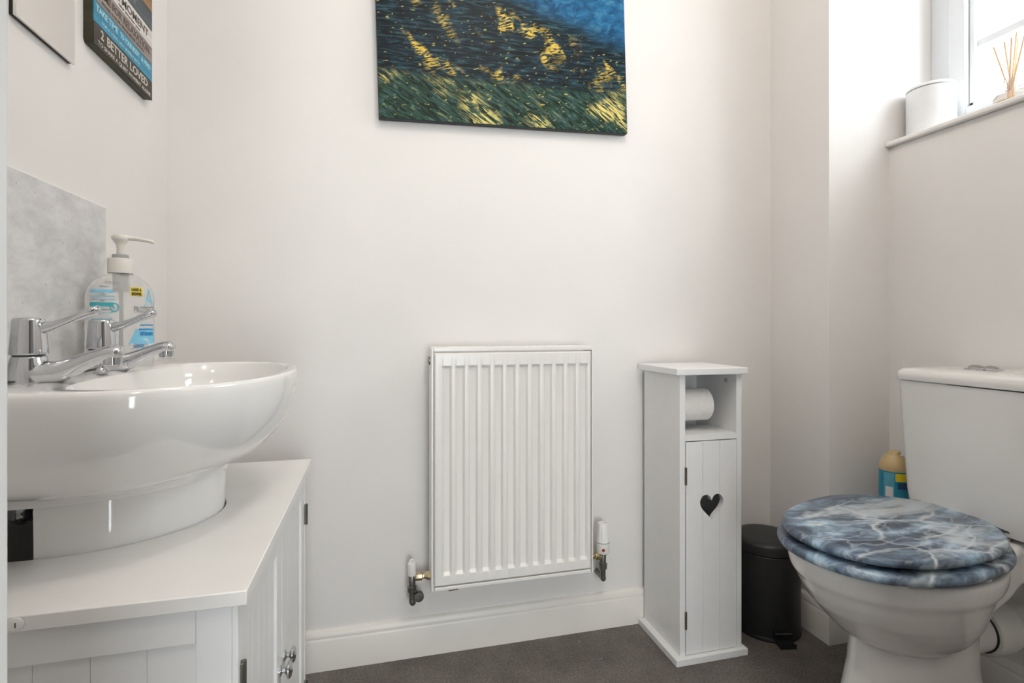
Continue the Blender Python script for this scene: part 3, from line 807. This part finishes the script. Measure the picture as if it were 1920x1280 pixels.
for j in range(len(zs_)-1):
    for i in range(len(xs)-1): bm.faces.new((grid[j][i], grid[j][i+1], grid[j+1][i+1], grid[j+1][i]))
# back of the sheet so the panel has thickness
b0 = [bm.verts.new((x, RY+.016, z)) for x, z in ((sx0, sz0), (sx1, sz0), (sx1, sz1), (sx0, sz1))]
bm.faces.new(list(reversed(b0)))
edge = [grid[0][i] for i in range(len(xs))]+[grid[j][-1] for j in range(1, len(zs_))]+[grid[-1][i] for i in range(len(xs)-2, -1, -1)]+[grid[j][0] for j in range(len(zs_)-2, 0, -1)]
cor = [edge.index(grid[0][0]), edge.index(grid[0][-1]), edge.index(grid[-1][-1]), edge.index(grid[-1][0])]
for a in range(4):
    i0 = cor[a]; i1 = cor[(a+1) % 4]
    seq = edge[i0:i1+1] if i1 > i0 else edge[i0:]+[edge[0]]
    bm.faces.new(seq+[b0[(a+1) % 4], b0[a]])
obj('panel', bm, M['radiator'], rad, 25)
bm = nb(); box(bm, RX0, RX0+.006, RY, RYB, RZ0, RZ1-.002, .0018, 2); obj('side_cover', bm, M['radiator'], rad)
bm = nb(); box(bm, RX1-.0045, RX1, RY, RYB, RZ0, RZ1-.002, .0018, 2); obj('side_cover', bm, M['radiator'], rad)
bm = nb()
box(bm, RX0+.006, RX1-.0045, RY, RY+.010, RZ1-.011, RZ1, .002)
box(bm, RX0+.006, RX1-.0045, RYB-.010, RYB, RZ1-.011, RZ1, .002)
for i in range(21):
    x = RX0+.008+i*(RX1-RX0-.016)/20
    box(bm, x-.004, x+.004, RY+.010, RYB-.010, RZ1-.006, RZ1-.001)
obj('top_grille', bm, M['radiator'], rad)
bm = nb(); box(bm, sx0, sx1, RY+.001, RY+.012, RZ0, RZ0+.0095, .002); obj('bottom_rail', bm, M['radiator'], rad)
bm = nb(); box(bm, .170, .194, RY-.0003, RY+.004, RZ0-.001, RZ0+.0018, .0005); obj('clip', bm, M['bronze'], rad)
bm = nb(); box(bm, sx0+.01, sx1-.01, RY+.018, RYB-.004, RZ0+.02, RZ1-.03, .006); obj('convector', bm, M['radiator'], rad)
for x in (.19, .49):
    bm = nb(); box(bm, x-.012, x+.012, RYB-.006, YB, .30, .70, .001); obj('wall_bracket', bm, M['radiator'], rad)
bm = nb(); lathe(bm, [(.010, 0), (.010, -.003), (.006, -.0035), (.006, -.001), (.001, -.001)], (RX0, RY+.032, .7625), 16, 'x'); obj('blanking_plug', bm, M['valve'], rad)
VYC = RY+.036
def radvalve(x, side, kind):
    zc = .2235
    bm = nb()
    lathe(bm, [(.0075, -.060), (.0078, -.036), (.0115, -.035), (.0118, -.022), (.0088, -.0205), (.0088, .004), (.0078, .006), (.001, .006)], (x, VYC, zc), 20)
    v = obj('valve', bm, M['valve'], rad); v['label'] = 'tarnished valve'
    xe = RX0 if side < 0 else RX1
    bm = nb(); d = (xe-x); s = 1 if d > 0 else -1; d = abs(d)
    lathe(bm, [(.006, s*.004), (.0095, s*.007), (.0105, s*.010), (.0105, s*(d*.55)), (.007, s*(d*.62)), (.007, s*(d*.72)), (.0105, s*(d*.82)), (.0110, s*(d+.001))], (x, VYC, zc), 8 if kind == 'lock' else 16, 'x')
    obj('union_nut', bm, M['brass'], v)
    bm = nb()
    tube(bm, bez([(x, VYC, zc-.055), (x+.001, VYC, zc-.063), (x+.004, VYC+.008, zc-.0655), (x+.004, VYC+.025, zc-.0655), (x+.004, YB, zc-.0655)], 6), .0078, 14)
    obj('tail_pipe', bm, M['valve'], v)
    if kind == 'lock':
        bm = nb(); lathe(bm, [(.0095, .005), (.0105, .008), (.0108, .035), (.0085, .036), (.0085, .0385), (.001, .0385)], (x, VYC, zc), 20)
        c = obj('valve_cap', bm, M['plastic_white'], v)
        bm = nb()
        tube(bm, [(x+.0055*math.cos(PI*k/8), VYC, zc+.038+.007*math.sin(PI*k/8)) for k in range(9)], .0017, 8); obj('cap_loop', bm, M['plastic_white'], c)
        bm = nb(); lathe(bm, [(.0085, .012), (.0115, .004), (.0125, -.006), (.0115, -.010), (.004, -.011), (.001, -.0105)], (x+.0165, VYC-.004, zc-.046), 20, 'y'); obj('drain_plug', bm, M['valve'], v)
    else:
        bm = nb(); lathe(bm, [(.0115, .004), (.0140, .006), (.0140, .009)], (x, VYC, zc), 24); obj('collar', bm, M['valve'], v)
        bm = nb(); lathe(bm, [(.0160, .008), (.0175, .012), (.0188, .030), (.0192, .0375), (.001, .0375)], (x, VYC, zc), 32); lo = obj('valve_base', bm, M['plastic_white'], v)
        bm = nb()
        rs = []
        for r, h in ((.0195, .0395), (.0190, .044), (.0165, .070), (.0148, .084), (.0135, .0885)):
            ring = []
            for k in range(64):
                rr = r-(.0012 if (k % 8) in (0, 1) and .04 < h < .086 else 0)
                ring.append((x+rr*math.cos(2*PI*k/64), VYC+rr*math.sin(2*PI*k/64), zc+h))
            rs.append(ring)
        rs.append([(x+.010*math.cos(2*PI*k/64), VYC+.010*math.sin(2*PI*k/64), zc+.0895) for k in range(64)])
        rs.append([(x+.009*math.cos(2*PI*k/64), VYC+.009*math.sin(2*PI*k/64), zc+.0860) for k in range(64)])
        rings(bm, rs); hd = obj('thermostatic_head', bm, M['plastic_white'], v, 30)
        bm = nb(); lathe(bm, [(.0193, .037), (.0193, .040)], (x, VYC, zc), 32); obj('ring', bm, M['grey_plastic'], v)
        bm = nb(); lathe(bm, [(.0042, 0), (.0042, -.0012), (.001, -.0012)], (x-.006, VYC-.0172, zc+.021), 16, 'y'); obj('red_dot', bm, M['red'], lo)
radvalve(.0835, -1, 'lock'); radvalve(.5965, 1, 'trv')

# ------------------------------------------------------------------ toilet roll cabinet
CX0, CX1, CY0, CY1 = .738, .918, 1.190, 1.3745
cab = thing('toilet_roll_cabinet', 'tall narrow white toilet roll cabinet with a heart cut in its door', 'cabinet', (.826, 1.28, 0))
bm = nb(); box(bm, .7205, .9270, 1.1765, 1.3765, 0, .0175, .0015); obj('base', bm, M['cabinet'], cab)
bm = nb(); box(bm, .7215, .9265, 1.1755, 1.3765, .7255, .7425, .0020); obj('top', bm, M['cabinet'], cab)
T = .0155
bm = nb(); box(bm, CX0, CX0+T, CY0, CY1, .0175, .7255, .0010); obj('side_panel', bm, M['cabinet'], cab)
bm = nb(); box(bm, CX1-T, CX1, CY0, CY1, .0175, .7255, .0010); rp_ = obj('side_panel', bm, M['cabinet'], cab)
bm = nb(); box(bm, CX0+T, .800, CY1-.006, CY1-.002, .0175, .7255); box(bm, .8015, CX1-T, CY1-.006, CY1-.002, .0175, .7255); box(bm, .79, .81, CY1-.0025, CY1-.0005, .0175, .7255); obj('back_panel', bm, M['cabinet'], cab)
bm = nb(); box(bm, CX0+T, CX1-T, CY0, CY1-.065, .5575, .5725, .0008); obj('shelf', bm, M['cabinet'], cab)  # cut short of the back to let light down behind the heart
bm = nb(); lathe(bm, [(.0058, 0), (.0058, -.0012), (.0035, -.0016), (.001, -.0012)], (CX1-T, 1.232, .705), 18, 'x'); obj('fixing_cap', bm, M['grey_plastic'], rp_)
bm = nb(); lathe(bm, [(.0085, 0), (.0085, .1045), (.001, .1045)], (CX0+T, 1.262, .650), 18, 'x'); obj('holder_rod', bm, M['cabinet'], cab)
# door with a heart-shaped hole: three boards cut out of a plate
DX0, DX1, DZ0, DZ1, DT = CX0+T+.0015, CX1-T-.0015, .0190, .5555, .014
HC = (.829, .3845)
def heart(n=48, s=.034):
    p = []
    for k in range(n):
        t = 2*PI*k/n
        x = 16*math.sin(t)**3; y = 13*math.cos(t)-5*math.cos(2*t)-2*math.cos(3*t)-math.cos(4*t)
        p.append((HC[0]+x/16*s, HC[1]+(y+2.5)/15*s*1.06))
    return p
def plate_with_hole(outer, hole, y0, y1):
    bm = nb()
    for y in (y0, y1):
        es = []
        for loop in (outer, hole):
            vs = [bm.verts.new((x, y, z)) for x, z in loop]
            es += [bm.edges.new((vs[i], vs[(i+1) % len(vs)])) for i in range(len(vs))]
        bmesh.ops.triangle_fill(bm, use_beauty=True, use_dissolve=False, edges=es)
    bm.verts.ensure_lookup_table()
    k = len(outer)+len(hole); o = 0
    for loop in (outer, hole):
        n = len(loop)
        for i in range(n):
            j = (i+1) % n
            bm.faces.new((bm.verts[o+i], bm.verts[o+j], bm.verts[k+o+j], bm.verts[k+o+i]))
        o += n
    return bm
# groove lines: the front face is scored by slim V-strips standing proud boards -> three boards on a backing plate
hp = heart()
bm = plate_with_hole([(DX0, DZ0), (DX1, DZ0), (DX1, DZ1), (DX0, DZ1)], hp, CY0+.001, CY0+DT)
door = obj('door', bm, M['cabinet'], cab, 20)
b3 = [DX0, DX0+(DX1-DX0)*.325, DX0+(DX1-DX0)*.665, DX1]
# boards: thin outlines following the heart, separated by grooves
def clip(poly, axis, val, keep_less):
    out = []
    for i in range(len(poly)):
        a, c = poly[i], poly[(i+1) % len(poly)]
        ia = (a[axis] <= val) == keep_less; ic = (c[axis] <= val) == keep_less
        if ia: out.append(a)
        if ia != ic:
            t = (val-a[axis])/(c[axis]-a[axis]); out.append((a[0]+(c[0]-a[0])*t, a[1]+(c[1]-a[1])*t))
    return out
g = .0011
from itertools import chain
bm = nb()
def board(bm, x0, x1, mode):
    """board face between x0..x1 with the heart cut away"""
    y0, y1 = CY0-.0008, CY0+.0012
    hx0, hx1 = min(p[0] for p in hp), max(p[0] for p in hp)
    zc = HC[1]
    def slab(poly):
        rings(bm, [[(x, y1, z) for x, z in poly], [(x, y0, z) for x, z in poly]])
    N_ = 60
    cols = [x0+(x1-x0)*i/N_ for i in range(N_+1)]
    upper, lower = [], []
    def span(x):
        zs = []
        for i in range(len(hp)):
            a, c = hp[i], hp[(i+1) % len(hp)]
            if (a[0]-x)*(c[0]-x) < 0: zs.append(a[1]+(c[1]-a[1])*(x-a[0])/(c[0]-a[0]))
        return (max(zs), min(zs)) if len(zs) >= 2 else None
    runs = [c for c in cols if span(c)]
    if not runs:
        slab([(x0, DZ0), (x1, DZ0), (x1, DZ1), (x0, DZ1)]); return
    a, c = runs[0], runs[-1]
    up = [(x, span(x)[0]) for x in runs]; dn = [(x, span(x)[1]) for x in runs]
    slab([(a, DZ1)]+up+[(c, DZ1)]); slab([(a, DZ0)]+[(c, DZ0)]+list(reversed(dn)))
    if a > x0+1e-5: slab([(x0, DZ0), (a, DZ0), (a, DZ1), (x0, DZ1)])
    if c < x1-1e-5: slab([(c, DZ0), (x1, DZ0), (x1, DZ1), (c, DZ1)])
for i in range(3):
    board(bm, b3[i]+(g if i else 0), b3[i+1]-(g if i < 2 else 0), i)
obj('door_boards', bm, M['cabinet'], door, 20)
for zz in (.470, .106):
    bm = nb(); box(bm, DX0-.0035, DX0+.0025, CY0-.0025, CY0+.001, zz-.022, zz+.022, .0008); lathe(bm, [(.0022, -.022), (.0022, .022)], (DX0-.001, CY0-.0025, zz), 10)
    obj('hinge', bm, M['bronze'], door)['label'] = 'bronze hinge'
# roll on the holder
roll = thing('toilet_roll', 'white toilet roll hanging in the open top of the narrow cabinet', 'toilet roll', (.806, 1.262, .645))
bm = nb(); R0, R1 = .0195, .0425
lathe(bm, [(R0, -.0475), (R1-.001, -.0475), (R1, -.0465), (R1, .0505), (R1-.001, .0515), (R0, .0515)], (.806, 1.262, .639), 48, 'x', False, False)
bm.verts.ensure_lookup_table(); n = 48; last = len(bm.verts)-n
for i in range(n): bm.faces.new((bm.verts[i], bm.verts[last+i], bm.verts[last+(i+1) % n], bm.verts[(i+1) % n]))
obj('paper', bm, M['paper'], roll)
bm = nb(); pts = [(R1+.0006, a) for a in range(-155, -20, 9)]
for s, yy in ((0, 0),):
    ra = [[(xx, 1.262+(R1+.0009)*math.cos(math.radians(a))*1.0, .639+(R1+.0009)*math.sin(math.radians(a))) for a in range(205, 90, -6)] for xx in (.760, .8565)]
    rb = [[(xx, 1.262+(R1+.0001)*math.cos(math.radians(a))*1.0, .639+(R1+.0001)*math.sin(math.radians(a))) for a in range(205, 90, -6)] for xx in (.760, .8565)]
    rings(bm, [ra[0]+list(reversed(rb[0])), ra[1]+list(reversed(rb[1]))])
obj('loose_sheet', bm, M['paper'], roll)
bm = nb(); lathe(bm, [(R0, -.047), (R0, .051), (R0-.001, .051), (R0-.001, -.047)], (.806, 1.262, .639), 32, 'x', False, False); obj('core', bm, M['card'], roll)

# ------------------------------------------------------------------ pedal bin
bc = (1.069, 1.281)
pb = thing('pedal_bin', 'small matt black pedal bin between the cabinet and the toilet', 'bin', (bc[0], bc[1], 0))
bm = nb(); lathe(bm, [(.086, .006), (.0872, .010), (.0872, .224), (.0855, .226), (.001, .226)], (*bc, 0), 64); obj('body', bm, M['bin'], pb)
bm = nb(); lathe(bm, [(.087, 0), (.089, .002), (.089, .009), (.0872, .0115), (.001, .0115)], (*bc, 0), 64); obj('base_ring', bm, M['black'], pb)
bm = nb(); lathe(bm, [(.0860, .2275), (.0885, .229), (.0888, .243), (.0880, .250), (.0850, .2555), (.079, .2585), (.060, .2605), (.001, .2612)], (*bc, 0), 64); obj('lid', bm, M['bin'], pb, 50)
pdir = Vector((-.22, -1, 0)).normalized(); pside = Vector((-pdir.y, pdir.x, 0))
def pb_box(bm, a0, a1, s0, s1, z0, z1, bev=.001):
    k = len(bm.verts); r = bmesh.ops.create_cube(bm, size=1)['verts']
    for v in r:
        a = a0+(v.co.x+.5)*(a1-a0); s = s0+(v.co.y+.5)*(s1-s0); z = z0+(v.co.z+.5)*(z1-z0)
        q = Vector((bc[0], bc[1], 0))+pdir*a+pside*s; v.co = (q.x, q.y, z)
    bmesh.ops.bevel(bm, geom=list({e for v in r for e in v.link_edges}), offset=bev, segments=2, affect='EDGES')
bm = nb(); pb_box(bm, .080, .0895, -.024, .024, .012, .036); obj('pedal_housing', bm, M['black'], pb)
bm = nb(); pb_box(bm, .078, .1135, -.0195, .0195, .004, .011, .002); pd = obj('pedal', bm, M['black'], pb)
bm = nb(); pb_box(bm, .0890, .0915, -.0225, .0225, .0275, .0300, .0005); obj('bright_bar', bm, M['chrome'], pb)['label'] = 'bright steel bar'

# ------------------------------------------------------------------ toilet
TC = Vector((1.0, .853, 0)); TA = math.radians(4.0)
wc = thing('toilet', 'white close-coupled toilet with a blue marbled seat and lid under the window', 'toilet', (TC.x, TC.y, 0))
def tp(x, y, z):
    """toilet's own axes: x from the front rim to the wall (0 = middle of the seat), y across"""
    c, s = math.cos(TA), math.sin(TA)
    return (TC.x+x*c-y*s, TC.y+x*s+y*c, z)
def egg(a_f, a_b, b_, n=72, ex=2.0, eb=2.3, cx=0.0):
    p = []
    for k in range(n):
        t = 2*PI*k/n; c, s = math.cos(t), math.sin(t)
        e = ex if c < 0 else eb
        a = a_f if c < 0 else a_b
        p.append((cx+a*math.copysign(abs(c)**(2/e), c), b_*math.copysign(abs(s)**(2/e), s)))
    return p
def tz(pts, z): return [tp(x, y, z) for x, y in pts]
# pan: bowl, foot and cistern shelf merged in one ceramic mesh
bm = nb(); rs = []
RT = .400
lv = [(.212, .24, .045), (.216, .36, .043), (.222, .46, .040), (.231, .545, .037), (.243, .615, .033), (.259, .68, .030), (.280, .745, .024), (.302, .80, .015), (.33, .858, .009), (.348, .895, .008)]
def pan_out(k, cx): return [(x*k+cx, y*k) for x, y in egg(.215, .19, .172)]
for z, k, cx in lv: rs.append(tz(pan_out(k, cx), z))
rs.append(tz(pan_out(.912, .008), .354)); rs.append(tz(pan_out(.930, .008), .359)); rs.append(tz(pan_out(.948, .009), .366)); rs.append(tz(pan_out(.965, .010), .380)); rs.append(tz(pan_out(.970, .010), .392)); rs.append(tz(pan_out(.955, .010), RT))
ins = egg(.165, .13, .125)
rs.append(tz(ins, RT-.003)); rs.append(tz([(x*.8, y*.8) for x, y in ins], .30)); rs.append(tz([(x*.4+.03, y*.4) for x, y in ins], .23))
rings(bm, rs)
rs = []
for z, a_f, a_b, w, cx in ((0, .165, .185, .112, .055), (.012, .165, .185, .112, .055), (.05, .158, .172, .100, .055), (.10, .143, .160, .090, .054), (.16, .126, .152, .084, .054), (.21, .122, .150, .082, .056), (.27, .120, .15, .082, .06)):
    rs.append(tz(egg(a_f, a_b, w, 72, 2.1, 2.6, cx), z))
rings(bm, rs)
# shelf to the wall
rs = []
for x, w, z0, z1 in ((.10, .120, .300, .392), (.16, .120, .322, .410), (.20, .118, .345, .424), (.25, .135, .365, .428), (.30, .150, .372, .428), (.362, .155, .372, .428)):
    r = .012
    pr = []
    for cy, cz, a0 in ((w-r, z1-r, 0), (-w+r, z1-r, 90), (-w+r, z0+r, 180), (w-r, z0+r, 270)):
        for k in range(5):
            a = math.radians(a0+90*k/4); pr.append((cy+r*math.cos(a), cz+r*math.sin(a)))
    rs.append([tp(x, y, z) for y, z in pr])
rings(bm, rs)
pan = obj('pan', bm, M['gloss_white'], wc, 85); blend(pan, .0028, 14)
# seat ring and lid
def slab_ring(outer, inner, z0, z1, r):
    bm = nb(); rs = []
    def off(p, k):
        ax, ay = sum(q[0] for q in p)/len(p), sum(q[1] for q in p)/len(p)
        return [(ax+(x-ax)*(1-k/.2), ay+(y-ay)*(1-k/.17)) for x, y in p]
    prof = [(r, z0), (r*.3, z0+r*.3), (0, z0+r), (0, z1-r), (r*.3, z1-r*.3), (r, z1)]
    for k, z in prof: rs.append(tz(off(outer, k), z))
    if inner:
        rs.append(tz(inner, z1)); rs.append(tz(inner, z0)); 
        rings(bm, rs, False, False)
        bm.verts.ensure_lookup_table(); n = len(outer); L_ = len(bm.verts)-n
        for i in range(n): bm.faces.new((bm.verts[i], bm.verts[L_+i], bm.verts[L_+(i+1) % n], bm.verts[(i+1) % n]))
    else: rings(bm, rs)
    return bm
def askew(p, da=math.radians(9.0)):
    c, s_ = math.cos(da), math.sin(da); c4, s4 = math.cos(TA), math.sin(TA)
    ox, oy = 1.0354-TC.x, .8587-TC.y
    ox, oy = ox*c4+oy*s4, -ox*s4+oy*c4
    return [(ox+x*c-y*s_, oy+x*s_+y*c) for x, y in p]
seat_o = askew(egg(.270, .196, .175, 96, 2.3, 1.9))
lid_o = askew(egg(.2615, .182, .166, 96, 2.3, 1.9))
seat_i = egg(.14, .12, .105, 96)
bm = slab_ring(seat_o, seat_i, .4115, .4315, .008); seat = obj('seat', bm, M['marble'], wc, 50); seat['label'] = 'blue marbled seat'
bm = slab_ring(lid_o, None, .4385, .4535, .0065)
lid = obj('lid', bm, M['marble'], wc, 50); lid['label'] = 'blue marbled lid'
for x, y in ((-.165, .07), (-.165, -.07), (.10, .12), (.10, -.11)):
    bm = nb(); p = tp(x, y, 0); lathe(bm, [(.008, .431), (.008, .4390)], (p[0], p[1], 0), 12); obj('buffer', bm, M['black'], lid)
for x, y in ((-.13, .122), (-.13, -.122), (.035, -.150), (.02, .150)):
    bm = nb(); p = tp(x, y, 0); lathe(bm, [(.009, .399), (.010, .412)], (p[0], p[1], 0), 14); obj('buffer', bm, M['plastic_white'], seat)
for y in (-.085, .065):
    bm = nb(); p = tp(.203, y, 0)
    lathe(bm, [(.012, .420), (.012, .430), (.009, .434), (.009, .442)], (p[0], p[1], 0), 18)
    q0, q1 = tp(.203, y-.018, .444), tp(.203, y+.018, .444); tube(bm, [q0, q1], .008, 14)
    obj('hinge', bm, M['brushed'], wc)['label'] = 'chrome seat hinge'
# cistern
CYM = .838
def cis(z, hw, x0, r=.03):
    x1 = XR-.004; p = []
    y0, y1 = CYM-hw, CYM+hw
    for cx, cy, a0, rr in ((x1-.006, y1-.006, 0, .006), (x0+r, y1-r, 90, r), (x0+r, y0+r, 180, r), (x1-.006, y0+.006, 270, .006)):
        for k in range(8):
            a = math.radians(a0+90*k/7); p.append((cx+rr*math.cos(a), cy+rr*math.sin(a), z))
    # bow the front slightly
    return [(x-(.010*(1-((y-CYM)/hw)**2) if x < x0+.05 else 0), y, zz) for x, y, zz in p]
bm = nb(); rings(bm, [cis(.431, .144, 1.212), cis(.434, .149, 1.206), cis(.47, .154, 1.203), cis(.60, .160, 1.197), cis(.722, .165, 1.193)]); obj('cistern', bm, M['gloss_white'], wc, 50)
bm = nb(); rings(bm, [cis(.7235, .163, 1.194), cis(.725, .1665, 1.189), cis(.735, .1675, 1.187), cis(.744, .1655, 1.189), cis(.7495, .160, 1.195), cis(.7525, .150, 1.206), cis(.7545, .12, 1.236)]); cl = obj('cistern_lid', bm, M['gloss_white'], wc, 50)
bm = nb(); lathe(bm, [(.033, .7535), (.033, .7562), (.030, .7578), (.001, .7585)], (1.276, .865, 0), 36); fb = obj('flush_button', bm, M['chrome'], cl)
bm = nb()
for s in (-1, 1): lathe(bm, [(.0135, .757), (.0125, .7605), (.008, .7630), (.001, .7640)], (1.276, .865+s*.0145, 0), 24)
obj('button', bm, M['brushed'], fb)
# waste connector
bm = nb(); p0 = Vector(tp(.185, 0, .195)); d_ = Vector((1, 0, 0))
lathe(bm, [(.044, -.05), (.044, .09)], (p0.x, p0.y, p0.z), 36, 'x')
obj('waste_spigot', bm, M['gloss_white'], wc)
bm = nb(); lathe(bm, [(.050, .070), (.0535, .072), (.0550, .078), (.0550, .128), (.0530, .136), (.044, .138), (.044, XR-p0.x)], (p0.x, p0.y, p0.z), 40, 'x'); wcn = obj('waste_connector', bm, M['plastic_white'], wc)
bm = nb(); lathe(bm, [(.0442, .067), (.0462, .0675), (.0470, .0705)], (p0.x, p0.y, p0.z), 36, 'x'); obj('rubber_seal', bm, M['black'], wcn)

# ------------------------------------------------------------------ air freshener bottle behind the toilet
af = thing('air_freshener', 'blue and tan spray bottle in the corner behind the toilet', 'bottle', (1.2965, 1.087, .27)); AC = (1.2965, 1.087, .27)
bm = nb(); lathe(bm, [(.032, 0), (.0335, .003), (.0335, .206), (.0328, .209)], AC, 36); can = obj('can', bm, M['teal'], af)
bm = nb(); lathe(bm, [(.0332, .208), (.0338, .214), (.0322, .224), (.0270, .236), (.0195, .245), (.0140, .249), (.0135, .254), (.0115, .256), (.001, .256)], AC, 36); cap = obj('cap', bm, M['tan'], af, 50)
def canpatch(a0, a1, z0, z1, g, m_, name='label_panel', par=None):
    bm = nb(); n = 10; vs = []
    for z in (z0, z1): vs.append([bm.verts.new((AC[0]+(.0335+g)*math.cos(math.radians(a0+(a1-a0)*i/n)), AC[1]+(.0335+g)*math.sin(math.radians(a0+(a1-a0)*i/n)), AC[2]+z)) for i in range(n+1)])
    for i in range(n): bm.faces.new((vs[0][i], vs[0][i+1], vs[1][i+1], vs[1][i]))
    return obj(name, bm, m_, par or can)
# the side seen lies round 220 degrees (towards the camera)
canpatch(180, 220, .060, .2055, .0004, M['teal_light'])
canpatch(224, 268, .185, .205, .0007, M['yellow'])
canpatch(232, 290, .166, .182, .0007, M['navy'])
canpatch(188, 216, .060, .170, .0008, M['label_white'])
bm = nb(); lathe(bm, [(.0055, 0), (.0055, -.006), (.003, -.006), (.003, -.002), (.001, -.002)], (AC[0]+.004, AC[1]-.012, AC[2]+.244), 14, 'y'); obj('nozzle', bm, M['plastic_white'], cap)

# ------------------------------------------------------------------ things on the sill
kc = (1.452, 1.1125, SILL)
cn = thing('canister', 'round white lidded canister at the left end of the window sill', 'canister', kc)
bm = nb(); lathe(bm, [(.053, 0), (.055, .002), (.055, .1245), (.0535, .1255), (.001, .1255)], kc, 48); obj('body', bm, M['canister'], cn)
bm = nb(); lathe(bm, [(.0515, .1255), (.0515, .128)], kc, 48); obj('gap_ring', bm, M['grey_plastic'], cn)
bm = nb(); lathe(bm, [(.0540, .128), (.0552, .129), (.0552, .1335), (.053, .1355), (.001, .136)], kc, 48); obj('lid', bm, M['canister'], cn)
dc = (1.462, .932, SILL)
df = thing('reed_diffuser', 'small glass reed diffuser of amber oil on the window sill', 'reed diffuser', dc)
bm = nb(); lathe(bm, [(.030, 0), (.032, .002), (.032, .034), (.029, .041), (.015, .047), (.0115, .051), (.0115, .072), (.0130, .073), (.0130, .078), (.0095, .078), (.0090, .051), (.001, .050)], dc, 36); obj('glass_bottle', bm, M['clear'], df, 50)
bm = nb(); lathe(bm, [(.0285, .003), (.0285, .026), (.001, .026)], dc, 32); obj('oil', bm, M['oil'], df)
for a, ln, lean in ((165, .175, .040), (130, .178, .028), (20, .185, .012), (-20, .180, .036), (-75, .170, .045), (75, .172, .030)):
    ca, sa = math.cos(math.radians(a)), math.sin(math.radians(a))
    # lean mostly along the sill
    b0_ = (dc[0]-ca*.004, dc[1]-sa*.004, SILL+.03); t0_ = (dc[0]+sa*lean*.35, dc[1]+ca*lean*-1, SILL+ln)
    bm = nb(); tube(bm, [b0_, t0_], .0021, 8); obj('reed', bm, M['reed'], df)

# ------------------------------------------------------------------ unseen ceiling lights added as fill (above the picture)
def fill_lamp(x, y, label):
    t = thing('fill_light', label, 'added fill light', (x, y, CEIL))
    bm = nb(); lathe(bm, [(.15, 0), (.15, -.02), (.135, -.025)], (x, y, CEIL), 40); obj('rim', bm, M['plastic_white'], t)
    bm = nb(); lathe(bm, [(.134, -.024), (.12, -.045), (.08, -.062), (.001, -.070)], (x, y, CEIL), 40); obj('diffuser', bm, M['fill_glow'], t)
fill_lamp(.42, .44, 'added fill light, an unseen white dome on the toilet room ceiling')
fill_lamp(.2, -.55, 'added fill light, an unseen white dome on the hallway ceiling')

def area(name, loc, rot, sx, sy, e, color, portal=False, spread=None):
    l = bpy.data.lights.new(name, 'AREA'); l.shape = 'RECTANGLE'; l.size = sx; l.size_y = sy; l.energy = e; l.color = color
    if portal: l.cycles.is_portal = True
    o = bpy.data.objects.new(name, l); COL.objects.link(o); o.location = loc; o.rotation_euler = rot
    return o
def point(name, loc, e, r, color):
    l = bpy.data.lights.new(name, 'POINT'); l.energy = e; l.shadow_soft_size = r; l.color = color
    o = bpy.data.objects.new(name, l); COL.objects.link(o); o.location = loc; return o
area('window_portal', (1.63, (WY0+YBX)/2, (SILL+WZ1)/2), (0, math.radians(90), 0), WZ1-SILL, YBX-WY0, 1, (1, 1, 1), True)
area('added_window_portal', ((HX0+HX1)/2, -1.72, (HZ0+HZ1)/2), (math.radians(90), 0, 0), HX1-HX0, HZ1-HZ0, 1, (1, 1, 1), True)  # sampling portal of the added hall opening
point('room_fill', (.42, .44, CEIL-.14), 7.5, .10, (1, .92, .84))  # added fill from the unseen room ceiling
point('hall_fill', (.2, -.55, CEIL-.14), 6, .10, (1, .93, .86))  # added fill reaching in through the doorway

# world: bright overcast sky
w = bpy.data.worlds.new('overcast'); SC.world = w; w.use_nodes = True
bg = w.node_tree.nodes['Background']; bg.inputs[0].default_value = (.95, .975, 1.0, 1); bg.inputs[1].default_value = 9.0

# ------------------------------------------------------------------ camera
cam = bpy.data.cameras.new('camera'); co = bpy.data.objects.new('camera', cam); COL.objects.link(co)
cam.sensor_width = 36; cam.lens = 994.35/1920*36; cam.shift_y = -29.66/1920; cam.clip_start = .01
co.location = (0, 0, .85); co.rotation_euler = (math.radians(90), 0, -.2485)
SC.camera = co
SC.view_settings.view_transform = 'Standard'; SC.view_settings.look = 'None'; SC.view_settings.gamma = 1; SC.view_settings.use_curve_mapping = False
SC.view_settings.exposure = 0.36
